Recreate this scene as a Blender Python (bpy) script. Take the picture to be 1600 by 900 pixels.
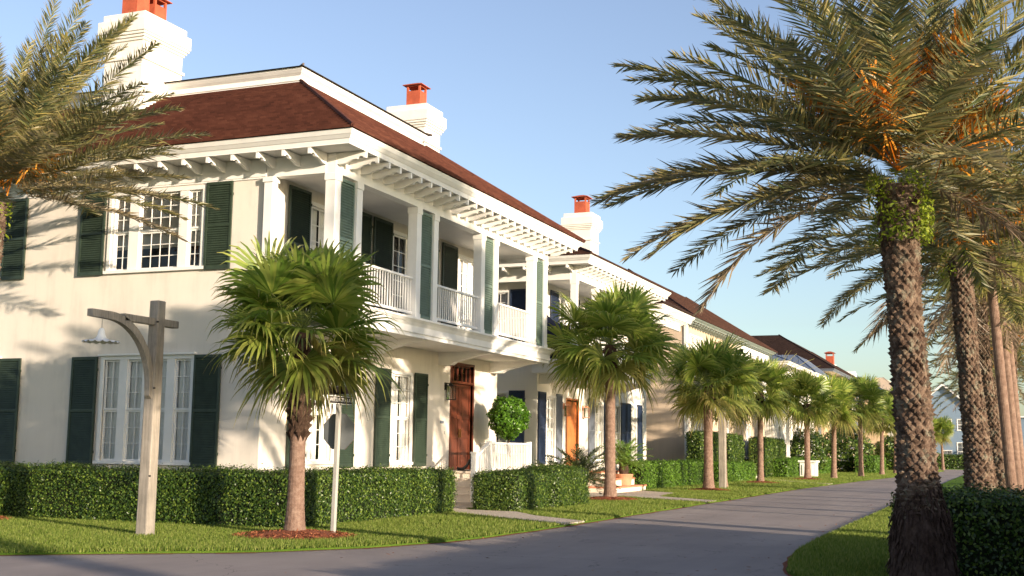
import bpy, bmesh, math, random
import numpy as np
from mathutils import Vector, Matrix
from math import sin, cos, pi, radians, sqrt, atan2, tan

random.seed(7); rng = np.random.default_rng(7)
for o in list(bpy.data.objects): bpy.data.objects.remove(o)
scene = bpy.context.scene
COL = scene.collection

# ------------------------------------------------------------------ camera, sky, sun, exposure
cam = bpy.data.cameras.new('camera'); cam.lens = 42.42; cam.sensor_width = 36.0; cam.clip_end = 3000
camo = bpy.data.objects.new('camera', cam); COL.objects.link(camo)
camo.matrix_world = Matrix(((0.92607204, 0.03744119, 0.37548466, 0), (0.37711096, -0.12700124, -0.91741921, 0),
                            (0.01333775, 0.99119566, -0.13173178, 1.6), (0, 0, 0, 1)))
scene.camera = camo
SUN_EL = 9.5
SUN_TO = Vector((0.906, -0.423, 0)).normalized() * cos(radians(SUN_EL)) + Vector((0, 0, sin(radians(SUN_EL))))
w = bpy.data.worlds.new("World"); scene.world = w; w.use_nodes = True
nt = w.node_tree; nt.nodes.clear()
wo = nt.nodes.new('ShaderNodeOutputWorld'); bg = nt.nodes.new('ShaderNodeBackground'); sk = nt.nodes.new('ShaderNodeTexSky')
sk.sky_type = 'NISHITA'; sk.sun_disc = False; sk.sun_elevation = radians(SUN_EL); sk.sun_rotation = atan2(SUN_TO.x, SUN_TO.y)
sk.air_density = 1.0; sk.dust_density = 1.2; sk.ozone_density = 2.2
bg.inputs['Strength'].default_value = 0.138
hs = nt.nodes.new('ShaderNodeHueSaturation'); hs.inputs['Saturation'].default_value = .86; hs.inputs['Hue'].default_value = .513; hs.inputs['Value'].default_value = 1.06
nt.links.new(sk.outputs[0], hs.inputs['Color']); nt.links.new(hs.outputs[0], bg.inputs[0]); nt.links.new(bg.outputs[0], wo.inputs[0])
sl = bpy.data.lights.new('sun', 'SUN'); sl.energy = 4.95; sl.angle = radians(0.55); sl.color = (1.0, 0.82, 0.62)
so = bpy.data.objects.new('sun', sl); COL.objects.link(so)
so.rotation_euler = (-SUN_TO).to_track_quat('-Z', 'Y').to_euler(); so.location = (20, -10, 20)
scene.view_settings.view_transform = 'Standard'; scene.view_settings.look = 'None'
scene.view_settings.gamma = 1.0; scene.view_settings.exposure = 0.92; scene.view_settings.use_curve_mapping = False

# ------------------------------------------------------------------ materials
def nodes(name):
    m = bpy.data.materials.new(name); m.use_nodes = True
    n = m.node_tree.nodes; l = m.node_tree.links
    return m, n, l, n['Principled BSDF']
def mapping(n, l, scale=(1, 1, 1)):
    tc = n.new('ShaderNodeTexCoord'); mp = n.new('ShaderNodeMapping'); mp.inputs['Scale'].default_value = scale
    l.new(tc.outputs['Object'], mp.inputs['Vector']); return mp.outputs[0]
def noise(n, l, vec, scale, detail=4, rough=.6):
    t = n.new('ShaderNodeTexNoise'); t.inputs['Scale'].default_value = scale; t.inputs['Detail'].default_value = detail
    t.inputs['Roughness'].default_value = rough
    l.new(vec, t.inputs['Vector']); return t.outputs['Fac']
def ramp(n, l, fac, stops):
    r = n.new('ShaderNodeValToRGB'); e = r.color_ramp.elements
    while len(e) > 1: e.remove(e[-1])
    e[0].position = stops[0][0]; e[0].color = (*stops[0][1], 1)
    for p, c in stops[1:]:
        k = e.new(p); k.color = (*c, 1)
    l.new(fac, r.inputs[0]); return r.outputs[0]
def bump(n, l, h, bsdf, strength=.3, dist=.01):
    b = n.new('ShaderNodeBump'); b.inputs['Strength'].default_value = strength; b.inputs['Distance'].default_value = dist
    l.new(h, b.inputs['Height']); l.new(b.outputs[0], bsdf.inputs['Normal'])
def mat(name, c, rough=.6, var=.12, scale=3., bs=0., bscale=60., stretch=(1, 1, 1), spec=.3, metal=0.):
    m, n, l, b = nodes(name)
    v = mapping(n, l, stretch)
    f = noise(n, l, v, scale, 6, .65)
    lo = tuple(max(0, x * (1 - var)) for x in c); hi = tuple(min(1, x * (1 + var)) for x in c)
    l.new(ramp(n, l, f, [(.3, lo), (.7, hi)]), b.inputs['Base Color'])
    b.inputs['Roughness'].default_value = rough; b.inputs['Specular IOR Level'].default_value = spec; b.inputs['Metallic'].default_value = metal
    if bs: bump(n, l, noise(n, l, v, bscale, 5, .7), b, bs, .02)
    return m
def leafmat(name, cols, rough=.5, spec=.35, trans=.35, dry=None):
    m, n, l, b = nodes(name)
    g = n.new('ShaderNodeNewGeometry')
    c = ramp(n, l, g.outputs['Random Per Island'], [(i / (len(cols) - 1), x) for i, x in enumerate(cols)])
    if dry:
        at = n.new('ShaderNodeAttribute'); at.attribute_name = 'dry'
        mx = n.new('ShaderNodeMixRGB'); l.new(at.outputs['Fac'], mx.inputs[0]); l.new(c, mx.inputs[1]); mx.inputs[2].default_value = (*dry, 1)
        c = mx.outputs[0]
    l.new(c, b.inputs['Base Color']); b.inputs['Roughness'].default_value = rough; b.inputs['Specular IOR Level'].default_value = spec
    if trans:
        t = n.new('ShaderNodeBsdfTranslucent'); l.new(c, t.inputs[0])
        s = n.new('ShaderNodeMixShader'); s.inputs[0].default_value = trans
        l.new(b.outputs[0], s.inputs[1]); l.new(t.outputs[0], s.inputs[2]); l.new(s.outputs[0], n['Material Output'].inputs[0])
    return m
def glassmat(name):
    m, n, l, b = nodes(name)
    n.remove(b)
    t = n.new('ShaderNodeBsdfTransparent'); t.inputs[0].default_value = (.95, .96, .96, 1)
    g = n.new('ShaderNodeBsdfGlossy'); g.inputs['Roughness'].default_value = .02
    fr = n.new('ShaderNodeFresnel'); fr.inputs[0].default_value = 1.52
    ad = n.new('ShaderNodeMath'); ad.operation = 'MULTIPLY_ADD'; ad.inputs[1].default_value = 1.0; ad.inputs[2].default_value = .01; ad.use_clamp = True
    s = n.new('ShaderNodeMixShader'); l.new(fr.outputs[0], ad.inputs[0]); l.new(ad.outputs[0], s.inputs[0])
    l.new(t.outputs[0], s.inputs[1]); l.new(g.outputs[0], s.inputs[2]); l.new(s.outputs[0], n['Material Output'].inputs[0])
    return m
def stucco(name, c, dirt=.12):
    m, n, l, b = nodes(name)
    v = mapping(n, l); v2 = mapping(n, l, (1, 1, .12))
    f = noise(n, l, v, .9, 6, .6); f2 = noise(n, l, v2, 2.5, 5, .7)
    mx = n.new('ShaderNodeMath'); mx.operation = 'MULTIPLY_ADD'; mx.inputs[1].default_value = .5
    l.new(f2, mx.inputs[0]); h = n.new('ShaderNodeMath'); h.operation = 'MULTIPLY'; h.inputs[1].default_value = .5
    l.new(f, h.inputs[0]); l.new(h.outputs[0], mx.inputs[2])
    l.new(ramp(n, l, mx.outputs[0], [(.32, tuple(x * (1 - dirt * 1.5) for x in c)), (.5, c), (.7, tuple(min(1, x * (1 + dirt * .5)) for x in c))]), b.inputs['Base Color'])
    b.inputs['Roughness'].default_value = .85; b.inputs['Specular IOR Level'].default_value = .2
    bump(n, l, noise(n, l, v, 45, 6, .75), b, .35, .012); return m
def shingles(name, cols, zc=.085):
    m, n, l, b = nodes(name)
    v = mapping(n, l, (1 / .15, 1 / .15, 1 / zc))
    fl = n.new('ShaderNodeVectorMath'); fl.operation = 'FLOOR'; l.new(v, fl.inputs[0])
    wn = n.new('ShaderNodeTexWhiteNoise'); l.new(fl.outputs[0], wn.inputs['Vector'])
    big = noise(n, l, mapping(n, l), .8, 5)
    mx = n.new('ShaderNodeMath'); mx.operation = 'MULTIPLY_ADD'; mx.inputs[1].default_value = .32
    l.new(wn.outputs['Value'], mx.inputs[0]); hh = n.new('ShaderNodeMath'); hh.operation = 'MULTIPLY'; hh.inputs[1].default_value = .78
    l.new(big, hh.inputs[0]); l.new(hh.outputs[0], mx.inputs[2])
    l.new(ramp(n, l, mx.outputs[0], [(.15 + .75 * i / (len(cols) - 1), x) for i, x in enumerate(cols)]), b.inputs['Base Color'])
    b.inputs['Roughness'].default_value = .85; b.inputs['Specular IOR Level'].default_value = .15
    bump(n, l, wn.outputs['Value'], b, .5, .02); return m
def trunkmat(name, a, b_, c_, sc=5, lichen=0.):
    m, n, l, b = nodes(name)
    v = mapping(n, l); g = n.new('ShaderNodeNewGeometry')
    f = noise(n, l, v, sc, 8, .75)
    mx = n.new('ShaderNodeMath'); mx.operation = 'MULTIPLY_ADD'; mx.inputs[1].default_value = .18
    l.new(g.outputs['Random Per Island'], mx.inputs[0]); hh = n.new('ShaderNodeMath'); hh.operation = 'MULTIPLY'; hh.inputs[1].default_value = .85
    l.new(f, hh.inputs[0]); l.new(hh.outputs[0], mx.inputs[2])
    cc = ramp(n, l, mx.outputs[0], [(.30, a), (.5, b_), (.72, c_)])
    if lichen:
        lf = noise(n, l, mapping(n, l, (1, 1, .7)), 9, 6, .7); lr = ramp(n, l, lf, [(.54, (0, 0, 0)), (.66, (lichen,) * 3)]); mm = n.new('ShaderNodeMixRGB')
        l.new(lr, mm.inputs[0]); l.new(cc, mm.inputs[1]); mm.inputs[2].default_value = (.25, .27, .21, 1); cc = mm.outputs[0]
    l.new(cc, b.inputs['Base Color'])
    b.inputs['Roughness'].default_value = .9; b.inputs['Specular IOR Level'].default_value = .15
    bump(n, l, noise(n, l, v, 40, 8, .8), b, .8, .02); return m
def wood(name, a, b_, st=(14, 14, 1.2), rough=.75):
    m, n, l, b = nodes(name)
    v = mapping(n, l, st); f = noise(n, l, v, 1.6, 8, .75); f2 = noise(n, l, mapping(n, l), 2.2, 4)
    mx = n.new('ShaderNodeMath'); mx.operation = 'MULTIPLY_ADD'; mx.inputs[1].default_value = .65; l.new(f, mx.inputs[0])
    hh = n.new('ShaderNodeMath'); hh.operation = 'MULTIPLY'; hh.inputs[1].default_value = .35; l.new(f2, hh.inputs[0]); l.new(hh.outputs[0], mx.inputs[2])
    l.new(ramp(n, l, mx.outputs[0], [(.35, a), (.62, b_)]), b.inputs['Base Color'])
    b.inputs['Roughness'].default_value = rough; bump(n, l, f, b, .45, .01); return m

M = {}
M['stucco'] = stucco('cream_stucco', (.70, .65, .585))
M['stucco_white'] = stucco('white_stucco', (.78, .74, .67), .05)
M['stucco_beige'] = stucco('beige_stucco', (.56, .45, .34))
M['stucco_tan'] = stucco('tan_stucco', (.62, .47, .30))
M['stucco_blue'] = stucco('shaded_blue_stucco', (.17, .24, .33), .04)  # pale blue, with the building's shade and haze deepened into the colour
M['white'] = mat('white_paint', (.80, .79, .77), .45, .05, 2.5, .1, 30)
M['white2'] = mat('chimney_white_paint', (.80, .77, .71), .7, .07, 2.5, .35, 25)
M['soffit'] = mat('soffit_paint', (.74, .72, .69), .6, .05, 2, .08, 20)
M['green'] = mat('green_shutter_paint', (.032, .050, .034), .42, .25, 5, .15, 40, spec=.45)
M['porchgreen'] = mat('sage_louver_paint', (.13, .185, .15), .45, .2, 5, .15, 40, spec=.4)
M['navy'] = mat('navy_shutter_paint', (.022, .035, .072), .42, .2, 5, .15, 40, spec=.45)
M['canvas'] = mat('navy_canvas', (.014, .018, .036), .9, .2, 3, .2, 60, spec=.1)
M['slate'] = mat('grey_shutter_paint', (.16, .18, .22), .5, .1, 5, .1, 40)
M['curtain'] = mat('white_curtain', (.80, .79, .77), .9, .1, 4)
M['blind'] = mat('cream_blind', (.80, .76, .70), .9, .06, 4)
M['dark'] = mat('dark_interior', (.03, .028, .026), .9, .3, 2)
M['glass'] = glassmat('window_glass')
M['roofred'] = shingles('red_clay_shingles', [(.040, .017, .013), (.075, .027, .019), (.105, .038, .026), (.145, .058, .038)])
M['roofbrown'] = shingles('brown_shingles', [(.030, .016, .013), (.055, .026, .020), (.085, .042, .03)])
M['roofdark'] = shingles('dark_shingles', [(.018, .011, .010), (.035, .02, .017), (.05, .03, .026)])
M['roofmetal'] = mat('grey_metal_roof', (.20, .24, .31), .35, .15, 2, 0, 1, spec=.5, metal=.4)
M['deckmetal'] = mat('dark_roof_metal', (.05, .03, .025), .5, .25, 3)
M['clay'] = mat('red_clay_flue', (.42, .092, .045), .7, .2, 4, .3, 30)
M['door'] = wood('mahogany_door', (.06, .016, .009), (.16, .044, .023), (9, 9, 1), .38)
M['doororange'] = wood('orange_wood_door', (.42, .12, .035), (.62, .22, .075), (9, 9, 1), .4)
M['post'] = wood('weathered_timber', (.15, .135, .115), (.36, .32, .275), (16, 16, 1.0), .85)
M['black'] = mat('black_metal', (.02, .02, .02), .4, .2, 5)
M['brass'] = mat('brass', (.55, .36, .14), .35, .1, 5, metal=1.)
M['sheet'] = mat('sign_back_aluminium', (.16, .175, .185), .55, .12, 5, .1, 20, spec=.4, metal=.2)
M['galv'] = mat('galvanised_post', (.40, .39, .365), .6, .12, 6, .1, 30)
M['signblack'] = mat('street_sign_face', (.03, .025, .025), .5, .1, 5)
M['signred'] = mat('stop_sign_face', (.5, .02, .02), .4, .05, 5)
M['stone'] = mat('limestone_tread', (.60, .52, .43), .8, .15, 4, .3, 40)
M['riser'] = mat('cream_riser', (.70, .62, .52), .7, .1, 4, .2, 30)
M['brickstep'] = mat('terracotta_tread', (.50, .20, .12), .8, .3, 9, .3, 30)
M['terracotta'] = mat('terracotta_pot', (.50, .24, .14), .8, .15, 4, .2, 30)
M['mulch'] = mat('red_mulch', (.23, .07, .035), .95, .5, 22, 1., 60)
M['mulchbits'] = leafmat('mulch_chips', [(.12, .04, .02), (.30, .10, .05), (.40, .16, .08)], .9, .1, 0)
M['soil'] = mat('dark_soil', (.05, .035, .025), .95, .4, 9, .8, 40)
M['asphalt'] = None
M['hedge'] = leafmat('hedge_leaves', [(.018, .042, .007), (.036, .080, .012), (.08, .145, .02), (.20, .27, .04)], .38, .5, .25)
M['hedgebright'] = leafmat('bright_hedge_leaves', [(.05, .11, .012), (.10, .21, .02), (.17, .30, .035)], .42, .45, .3)
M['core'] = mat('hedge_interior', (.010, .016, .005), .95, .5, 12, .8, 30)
M['topiary'] = leafmat('topiary_leaves', [(.04, .12, .008), (.09, .22, .014), (.17, .34, .03)], .35, .5, .3)
M['fan'] = leafmat('fan_palm_leaf', [(.10, .19, .025), (.23, .33, .05), (.42, .47, .10)], .40, .5, .48, dry=(.36, .25, .11))
M['date'] = leafmat('date_palm_leaf', [(.08, .12, .05), (.15, .18, .065), (.27, .26, .085), (.44, .36, .12)], .42, .45, .42, dry=(.30, .22, .16))
M['rachis'] = mat('palm_rachis', (.34, .31, .10), .5, .15, 4)
M['petiole'] = mat('palm_petiole', (.16, .20, .06), .5, .2, 4)
M['orange'] = leafmat('orange_flower_stalks', [(.55, .17, .02), (.75, .30, .03), (.85, .42, .06)], .6, .2, .3)
M['cycad'] = leafmat('cycad_leaf', [(.02, .045, .012), (.04, .075, .02), (.06, .09, .025)], .4, .5, .15, dry=(.2, .16, .08))
M['cycadgreen'] = leafmat('bright_cycad_leaf', [(.08, .18, .02), (.13, .26, .03), (.18, .32, .05)], .4, .5, .3, dry=(.2, .16, .08))
M['fern'] = leafmat('fern_leaf', [(.12, .19, .015), (.25, .33, .025), (.38, .44, .05)], .5, .3, .4)
M['datetrunk'] = trunkmat('date_palm_bark', (.028, .017, .012), (.115, .075, .055), (.26, .19, .14), 8, .6)
M['roots'] = trunkmat('root_mat', (.02, .012, .009), (.06, .036, .028), (.12, .08, .065), 9)
M['smoothtrunk'] = trunkmat('fan_palm_bark', (.10, .062, .046), (.20, .128, .098), (.32, .23, .18), 9)
M['boots'] = trunkmat('old_leaf_bases', (.020, .012, .009), (.055, .033, .023), (.13, .085, .06), 8)
M['grass'] = leafmat('grass_blades', [(.08, .14, .015), (.14, .21, .028), (.22, .28, .05), (.32, .34, .10)], .55, .25, .4)
M['wax'] = mat('white_enamel', (.82, .82, .80), .3, .03, 4)

def asphalt():
    m, n, l, b = nodes('asphalt')
    v = mapping(n, l)
    big = noise(n, l, v, .35, 5, .6); fine = noise(n, l, v, 90, 3, .8); st = noise(n, l, mapping(n, l, (.9, .12, 1)), 1.2, 4, .6)
    mx = n.new('ShaderNodeMath'); mx.operation = 'MULTIPLY_ADD'; mx.inputs[1].default_value = .45; l.new(fine, mx.inputs[0])
    m2 = n.new('ShaderNodeMath'); m2.operation = 'MULTIPLY_ADD'; m2.inputs[1].default_value = .3; l.new(big, m2.inputs[0])
    m3 = n.new('ShaderNodeMath'); m3.operation = 'MULTIPLY'; m3.inputs[1].default_value = .25; l.new(st, m3.inputs[0])
    l.new(m3.outputs[0], m2.inputs[2]); l.new(m2.outputs[0], mx.inputs[2])
    c = ramp(n, l, mx.outputs[0], [(.30, (.17, .148, .146)), (.5, (.29, .248, .234)), (.68, (.42, .36, .335))])
    # hairline cracks
    vo = n.new('ShaderNodeTexVoronoi'); vo.feature = 'DISTANCE_TO_EDGE'; vo.inputs['Scale'].default_value = .35
    wv = n.new('ShaderNodeVectorMath'); wv.operation = 'ADD'; nn = n.new('ShaderNodeTexNoise'); nn.inputs['Scale'].default_value = 1.6; nn.inputs['Detail'].default_value = 5
    l.new(v, nn.inputs['Vector']); l.new(v, wv.inputs[0]); l.new(nn.outputs['Color'], wv.inputs[1]); l.new(wv.outputs[0], vo.inputs['Vector'])
    lt = n.new('ShaderNodeMath'); lt.operation = 'LESS_THAN'; lt.inputs[1].default_value = .0018; l.new(vo.outputs['Distance'], lt.inputs[0])
    mm = n.new('ShaderNodeMixRGB'); l.new(lt.outputs[0], mm.inputs[0]); l.new(c, mm.inputs[1]); mm.inputs[2].default_value = (.12, .105, .105, 1)
    l.new(mm.outputs[0], b.inputs['Base Color']); b.inputs['Roughness'].default_value = .8; b.inputs['Specular IOR Level'].default_value = .3
    bump(n, l, fine, b, .6, .008); return m
M['asphalt'] = asphalt()
def gravel():
    m, n, l, b = nodes('shell_gravel')
    v = mapping(n, l); vo = n.new('ShaderNodeTexVoronoi'); vo.inputs['Scale'].default_value = 28; l.new(v, vo.inputs['Vector'])
    l.new(ramp(n, l, noise(n, l, vo.outputs['Color'], 5, 2), [(.3, (.30, .24, .19)), (.5, (.52, .44, .36)), (.7, (.70, .62, .52))]), b.inputs['Base Color'])
    b.inputs['Roughness'].default_value = .9; bump(n, l, vo.outputs['Distance'], b, .7, .03); return m
M['gravel'] = gravel()
def lawnm():
    m, n, l, b = nodes('turf')
    v = mapping(n, l)
    mx = n.new('ShaderNodeMath'); mx.operation = 'MULTIPLY_ADD'; mx.inputs[1].default_value = .5; l.new(noise(n, l, v, 40, 5, .8), mx.inputs[0])
    hh = n.new('ShaderNodeMath'); hh.operation = 'MULTIPLY'; hh.inputs[1].default_value = .5; l.new(noise(n, l, v, .7, 4), hh.inputs[0]); l.new(hh.outputs[0], mx.inputs[2])
    l.new(ramp(n, l, mx.outputs[0], [(.3, (.045, .09, .012)), (.5, (.09, .17, .02)), (.7, (.17, .25, .035))]), b.inputs['Base Color'])
    b.inputs['Roughness'].default_value = .9; b.inputs['Specular IOR Level'].default_value = .1
    bump(n, l, noise(n, l, v, 60, 4, .8), b, 1., .04); return m
M['turf'] = lawnm()

# ------------------------------------------------------------------ mesh helpers
FW = ((-15., 0.), (0., 1.), (1., 0.))      # a frame: origin, along-wall direction, outward direction
def fr(o, u, w_): return (o, u, w_)
class MB:
    def __init__(s): s.v = []; s.f = []
    def quad(s, *p):
        i = len(s.v); s.v += [tuple(q) for q in p]; s.f.append(tuple(range(i, i + len(p))))
    def hexa(s, p):      # 8 points: bottom ring 4, top ring 4
        i = len(s.v); s.v += [tuple(q) for q in p]
        for f in ((0, 3, 2, 1), (4, 5, 6, 7), (0, 1, 5, 4), (1, 2, 6, 5), (2, 3, 7, 6), (3, 0, 4, 7)): s.f.append(tuple(i + k for k in f))
    def box(s, x0, x1, y0, y1, z0, z1):
        s.hexa([(x0, y0, z0), (x1, y0, z0), (x1, y1, z0), (x0, y1, z0), (x0, y0, z1), (x1, y0, z1), (x1, y1, z1), (x0, y1, z1)])
    def P(s, F, u, z, w_): return (F[0][0] + F[1][0] * u + F[2][0] * w_, F[0][1] + F[1][1] * u + F[2][1] * w_, z)
    def fbox(s, F, u0, u1, z0, z1, w0, w1):
        s.hexa([s.P(F, u0, z0, w0), s.P(F, u1, z0, w0), s.P(F, u1, z0, w1), s.P(F, u0, z0, w1),
                s.P(F, u0, z1, w0), s.P(F, u1, z1, w0), s.P(F, u1, z1, w1), s.P(F, u0, z1, w1)])
    def prism(s, pts, ext):      # closed polygon of 3d points extruded by vector
        n = len(pts); i = len(s.v); s.v += [tuple(p) for p in pts] + [tuple(p[k] + ext[k] for k in range(3)) for p in pts]
        s.f.append(tuple(range(i, i + n))); s.f.append(tuple(range(i + 2 * n - 1, i + n - 1, -1)))
        for k in range(n): s.f.append((i + k, i + (k + 1) % n, i + n + (k + 1) % n, i + n + k))
    def lathe(s, prof, c=(0, 0, 0), n=20, wob=0, cap=True):
        i = len(s.v)
        for j, (r, z) in enumerate(prof):
            for k in range(n):
                a = 2 * pi * k / n; rr = r * (1 + wob * (random.random() - .5))
                s.v.append((c[0] + rr * cos(a), c[1] + rr * sin(a), c[2] + z))
        for j in range(len(prof) - 1):
            for k in range(n): s.f.append((i + j * n + k, i + j * n + (k + 1) % n, i + (j + 1) * n + (k + 1) % n, i + (j + 1) * n + k))
        if cap:
            s.f.append(tuple(i + k for k in range(n))[::-1]); s.f.append(tuple(i + (len(prof) - 1) * n + k for k in range(n)))
    def tube(s, pts, rads, n=6):
        i = len(s.v); pts = [Vector(p) for p in pts]
        for j, p in enumerate(pts):
            d = (pts[min(j + 1, len(pts) - 1)] - pts[max(j - 1, 0)]).normalized()
            a = d.cross(Vector((0, 0, 1))) if abs(d.z) < .95 else d.cross(Vector((1, 0, 0)))
            a.normalize(); b = d.cross(a); r = rads[j] if hasattr(rads, '__len__') else rads
            for k in range(n):
                q = p + (a * cos(2 * pi * k / n) + b * sin(2 * pi * k / n)) * r; s.v.append(tuple(q))
        for j in range(len(pts) - 1):
            for k in range(n): s.f.append((i + j * n + k, i + j * n + (k + 1) % n, i + (j + 1) * n + (k + 1) % n, i + (j + 1) * n + k))
        s.f.append(tuple(i + k for k in range(n))[::-1]); s.f.append(tuple(i + (len(pts) - 1) * n + k for k in range(n)))
    def build(s, name, m, parent=None, smooth=False, recalc=True, bevel=0):
        off = rootloc(parent)
        me = bpy.data.meshes.new(name)
        me.from_pydata([(v[0] - off[0], v[1] - off[1], v[2] - off[2]) for v in s.v], [], s.f)
        if recalc:
            bm = bmesh.new(); bm.from_mesh(me)
            bmesh.ops.recalc_face_normals(bm, faces=bm.faces); bm.to_mesh(me); bm.free()
        me.materials.append(m)
        if smooth: me.polygons.foreach_set('use_smooth', [True] * len(me.polygons))
        me.update(); o = bpy.data.objects.new(name, me); COL.objects.link(o); o.parent = parent
        if bevel:
            b = o.modifiers.new('bevel', 'BEVEL'); b.width = bevel; b.segments = 2; b.limit_method = 'ANGLE'
        return o
def rootloc(p):
    if p is None: return (0, 0, 0)
    while p.parent is not None: p = p.parent
    return tuple(p.location)
def tag(o, label=None, cat=None, group=None, kind=None):
    if label: o['label'] = label
    if cat: o['category'] = cat
    if group: o['group'] = group
    if kind: o['kind'] = kind
    return o
def thing(name, loc, label, cat, group=None):
    o = bpy.data.objects.new(name, None); COL.objects.link(o); o.location = loc; o.empty_display_size = .3
    return tag(o, label, cat, group)
def npmesh(name, V, Fq, m, parent=None, attr=None, tri=False):
    k = 3 if tri else 4
    me = bpy.data.meshes.new(name); nv = len(V); nf = len(Fq)
    me.vertices.add(nv); me.vertices.foreach_set('co', np.asarray(V, dtype=np.float32).ravel())
    me.loops.add(nf * k); me.loops.foreach_set('vertex_index', np.asarray(Fq, dtype=np.int32).ravel())
    me.polygons.add(nf); me.polygons.foreach_set('loop_start', np.arange(nf, dtype=np.int32) * k)
    me.update(calc_edges=True)
    if attr is not None:
        a = me.attributes.new('dry', 'FLOAT', 'POINT'); a.data.foreach_set('value', np.asarray(attr, dtype=np.float32))
    me.materials.append(m); o = bpy.data.objects.new(name, me); COL.objects.link(o); o.parent = parent
    return o
def copy_tree(o, parent=None):
    c = o.copy(); COL.objects.link(c)
    if parent: c.parent = parent
    for ch in list(o.children): copy_tree(ch, c)
    return c
def leaves(C_, N_, size, asp=.5, spread=.8):
    """rhombus leaves at points C_ with outward normals N_"""
    n = len(C_); r = rng.normal(size=(n, 3)); nn = N_ + spread * r * .6; nn /= np.linalg.norm(nn, axis=1)[:, None]
    t = np.cross(nn, rng.normal(size=(n, 3))); t /= np.linalg.norm(t, axis=1)[:, None]; b = np.cross(nn, t)
    s = size * rng.uniform(.65, 1.35, size=(n, 1))
    V = np.empty((n, 4, 3)); V[:, 0] = C_ - t * s; V[:, 1] = C_ + b * s * asp + nn * s * .12; V[:, 2] = C_ + t * s; V[:, 3] = C_ - b * s * asp + nn * s * .12
    return V.reshape(-1, 3), np.arange(n * 4).reshape(n, 4)

# ------------------------------------------------------------------ the ground, road, lawns, walks
def sheet(name, pts, z, m, kind='structure', thick=0):
    b = MB()
    if thick: b.prism([(x, y, z - thick) for x, y in pts], (0, 0, thick))
    else: b.quad(*[(x, y, z) for x, y in pts])
    o = b.build(name, m); o['kind'] = kind; return o
sheet('ground', [(-900, -300), (900, -300), (900, 1500), (-900, 1500)], -.05, M['turf'])
sheet('road', [(-120, -14), (120, -14), (120, 150), (-120, 150)], 0., M['asphalt'])
left_edge = [(-90, 4.), (-40, 6.2), (-24, 8.6), (-17, 11.2), (-13.3, 13.4), (-11.9, 14.5), (-10.46, 15.65), (-9.5, 17.1), (-8.95, 18.7), (-8.7, 20.5), (-8.6, 24.), (-8.55, 40),
             (-8.5, 55), (-7.9, 72), (-7.1, 88), (-6.3, 104), (-5.6, 122), (-6.5, 127), (-9, 129), (-30, 130)]
def wig(e, k=4, a=.03):
    out = []
    for (x0, y0), (x1, y1) in zip(e[:-1], e[1:]):
        L = math.hypot(x1 - x0, y1 - y0); n = max(1, min(24, int(L / .5))) if abs(x0) < 20 else 1
        for i in range(n):
            t = i / n; out.append((x0 + (x1 - x0) * t + random.uniform(-a, a), y0 + (y1 - y0) * t + random.uniform(-a, a)))
    return out + [e[-1]]
left_edge_w = wig(left_edge)
sheet('lawn', left_edge_w + [(-90, 130)], .035, M['turf'], thick=.08)
right_edge = [(60, 5.5), (10, 6.5), (3, 8.0), (.6, 10.5), (-1.1, 13.2), (-2.2, 15.0), (-2.75, 16.5), (-3.0, 18.), (-3.2, 20), (-3.27, 23), (-3.27, 60), (-3.3, 80), (-3.2, 100), (-3., 122), (-1, 127), (4, 129), (60, 130)]
sheet('lawn', wig(right_edge), .035, M['turf'], thick=.08)
sheet('lawn', [(-120, 138), (120, 136), (120, 260), (-120, 260)], .035, M['turf'], thick=.08)
sheet('lawn', [(-120, -60), (120, -60), (120, -5), (-120, -5)], .035, M['turf'], thick=.08)
walk_a = [(-12.6, 27.05), (-10.6, 25.5), (-8.63, 24.1), (-8.62, 25.4), (-10.3, 26.8), (-11.3, 28.1), (-12.7, 28.3), (-12.9, 28.6), (-13.2, 31.2), (-15, 31.2), (-15, 27.05)]
sheet('gravel_path', wig(walk_a, a=.04), .055, M['gravel'], thick=.03)
walk_b = [(-8.6, 36.8), (-8.58, 38.3), (-11.0, 40.4), (-11.4, 44.0), (-12.9, 45.4), (-14.5, 45.4), (-14.5, 38.0), (-12.6, 37.2), (-12.0, 39.4)]
sheet('gravel_path', walk_b, .055, M['gravel'], thick=.03)
sheet('gravel_path', [(-14.6, 69.2), (-13.5, 69.2), (-8.3, 62), (-8.25, 63.2), (-13, 71.5), (-14.6, 71.5)], .055, M['gravel'], thick=.03)

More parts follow.
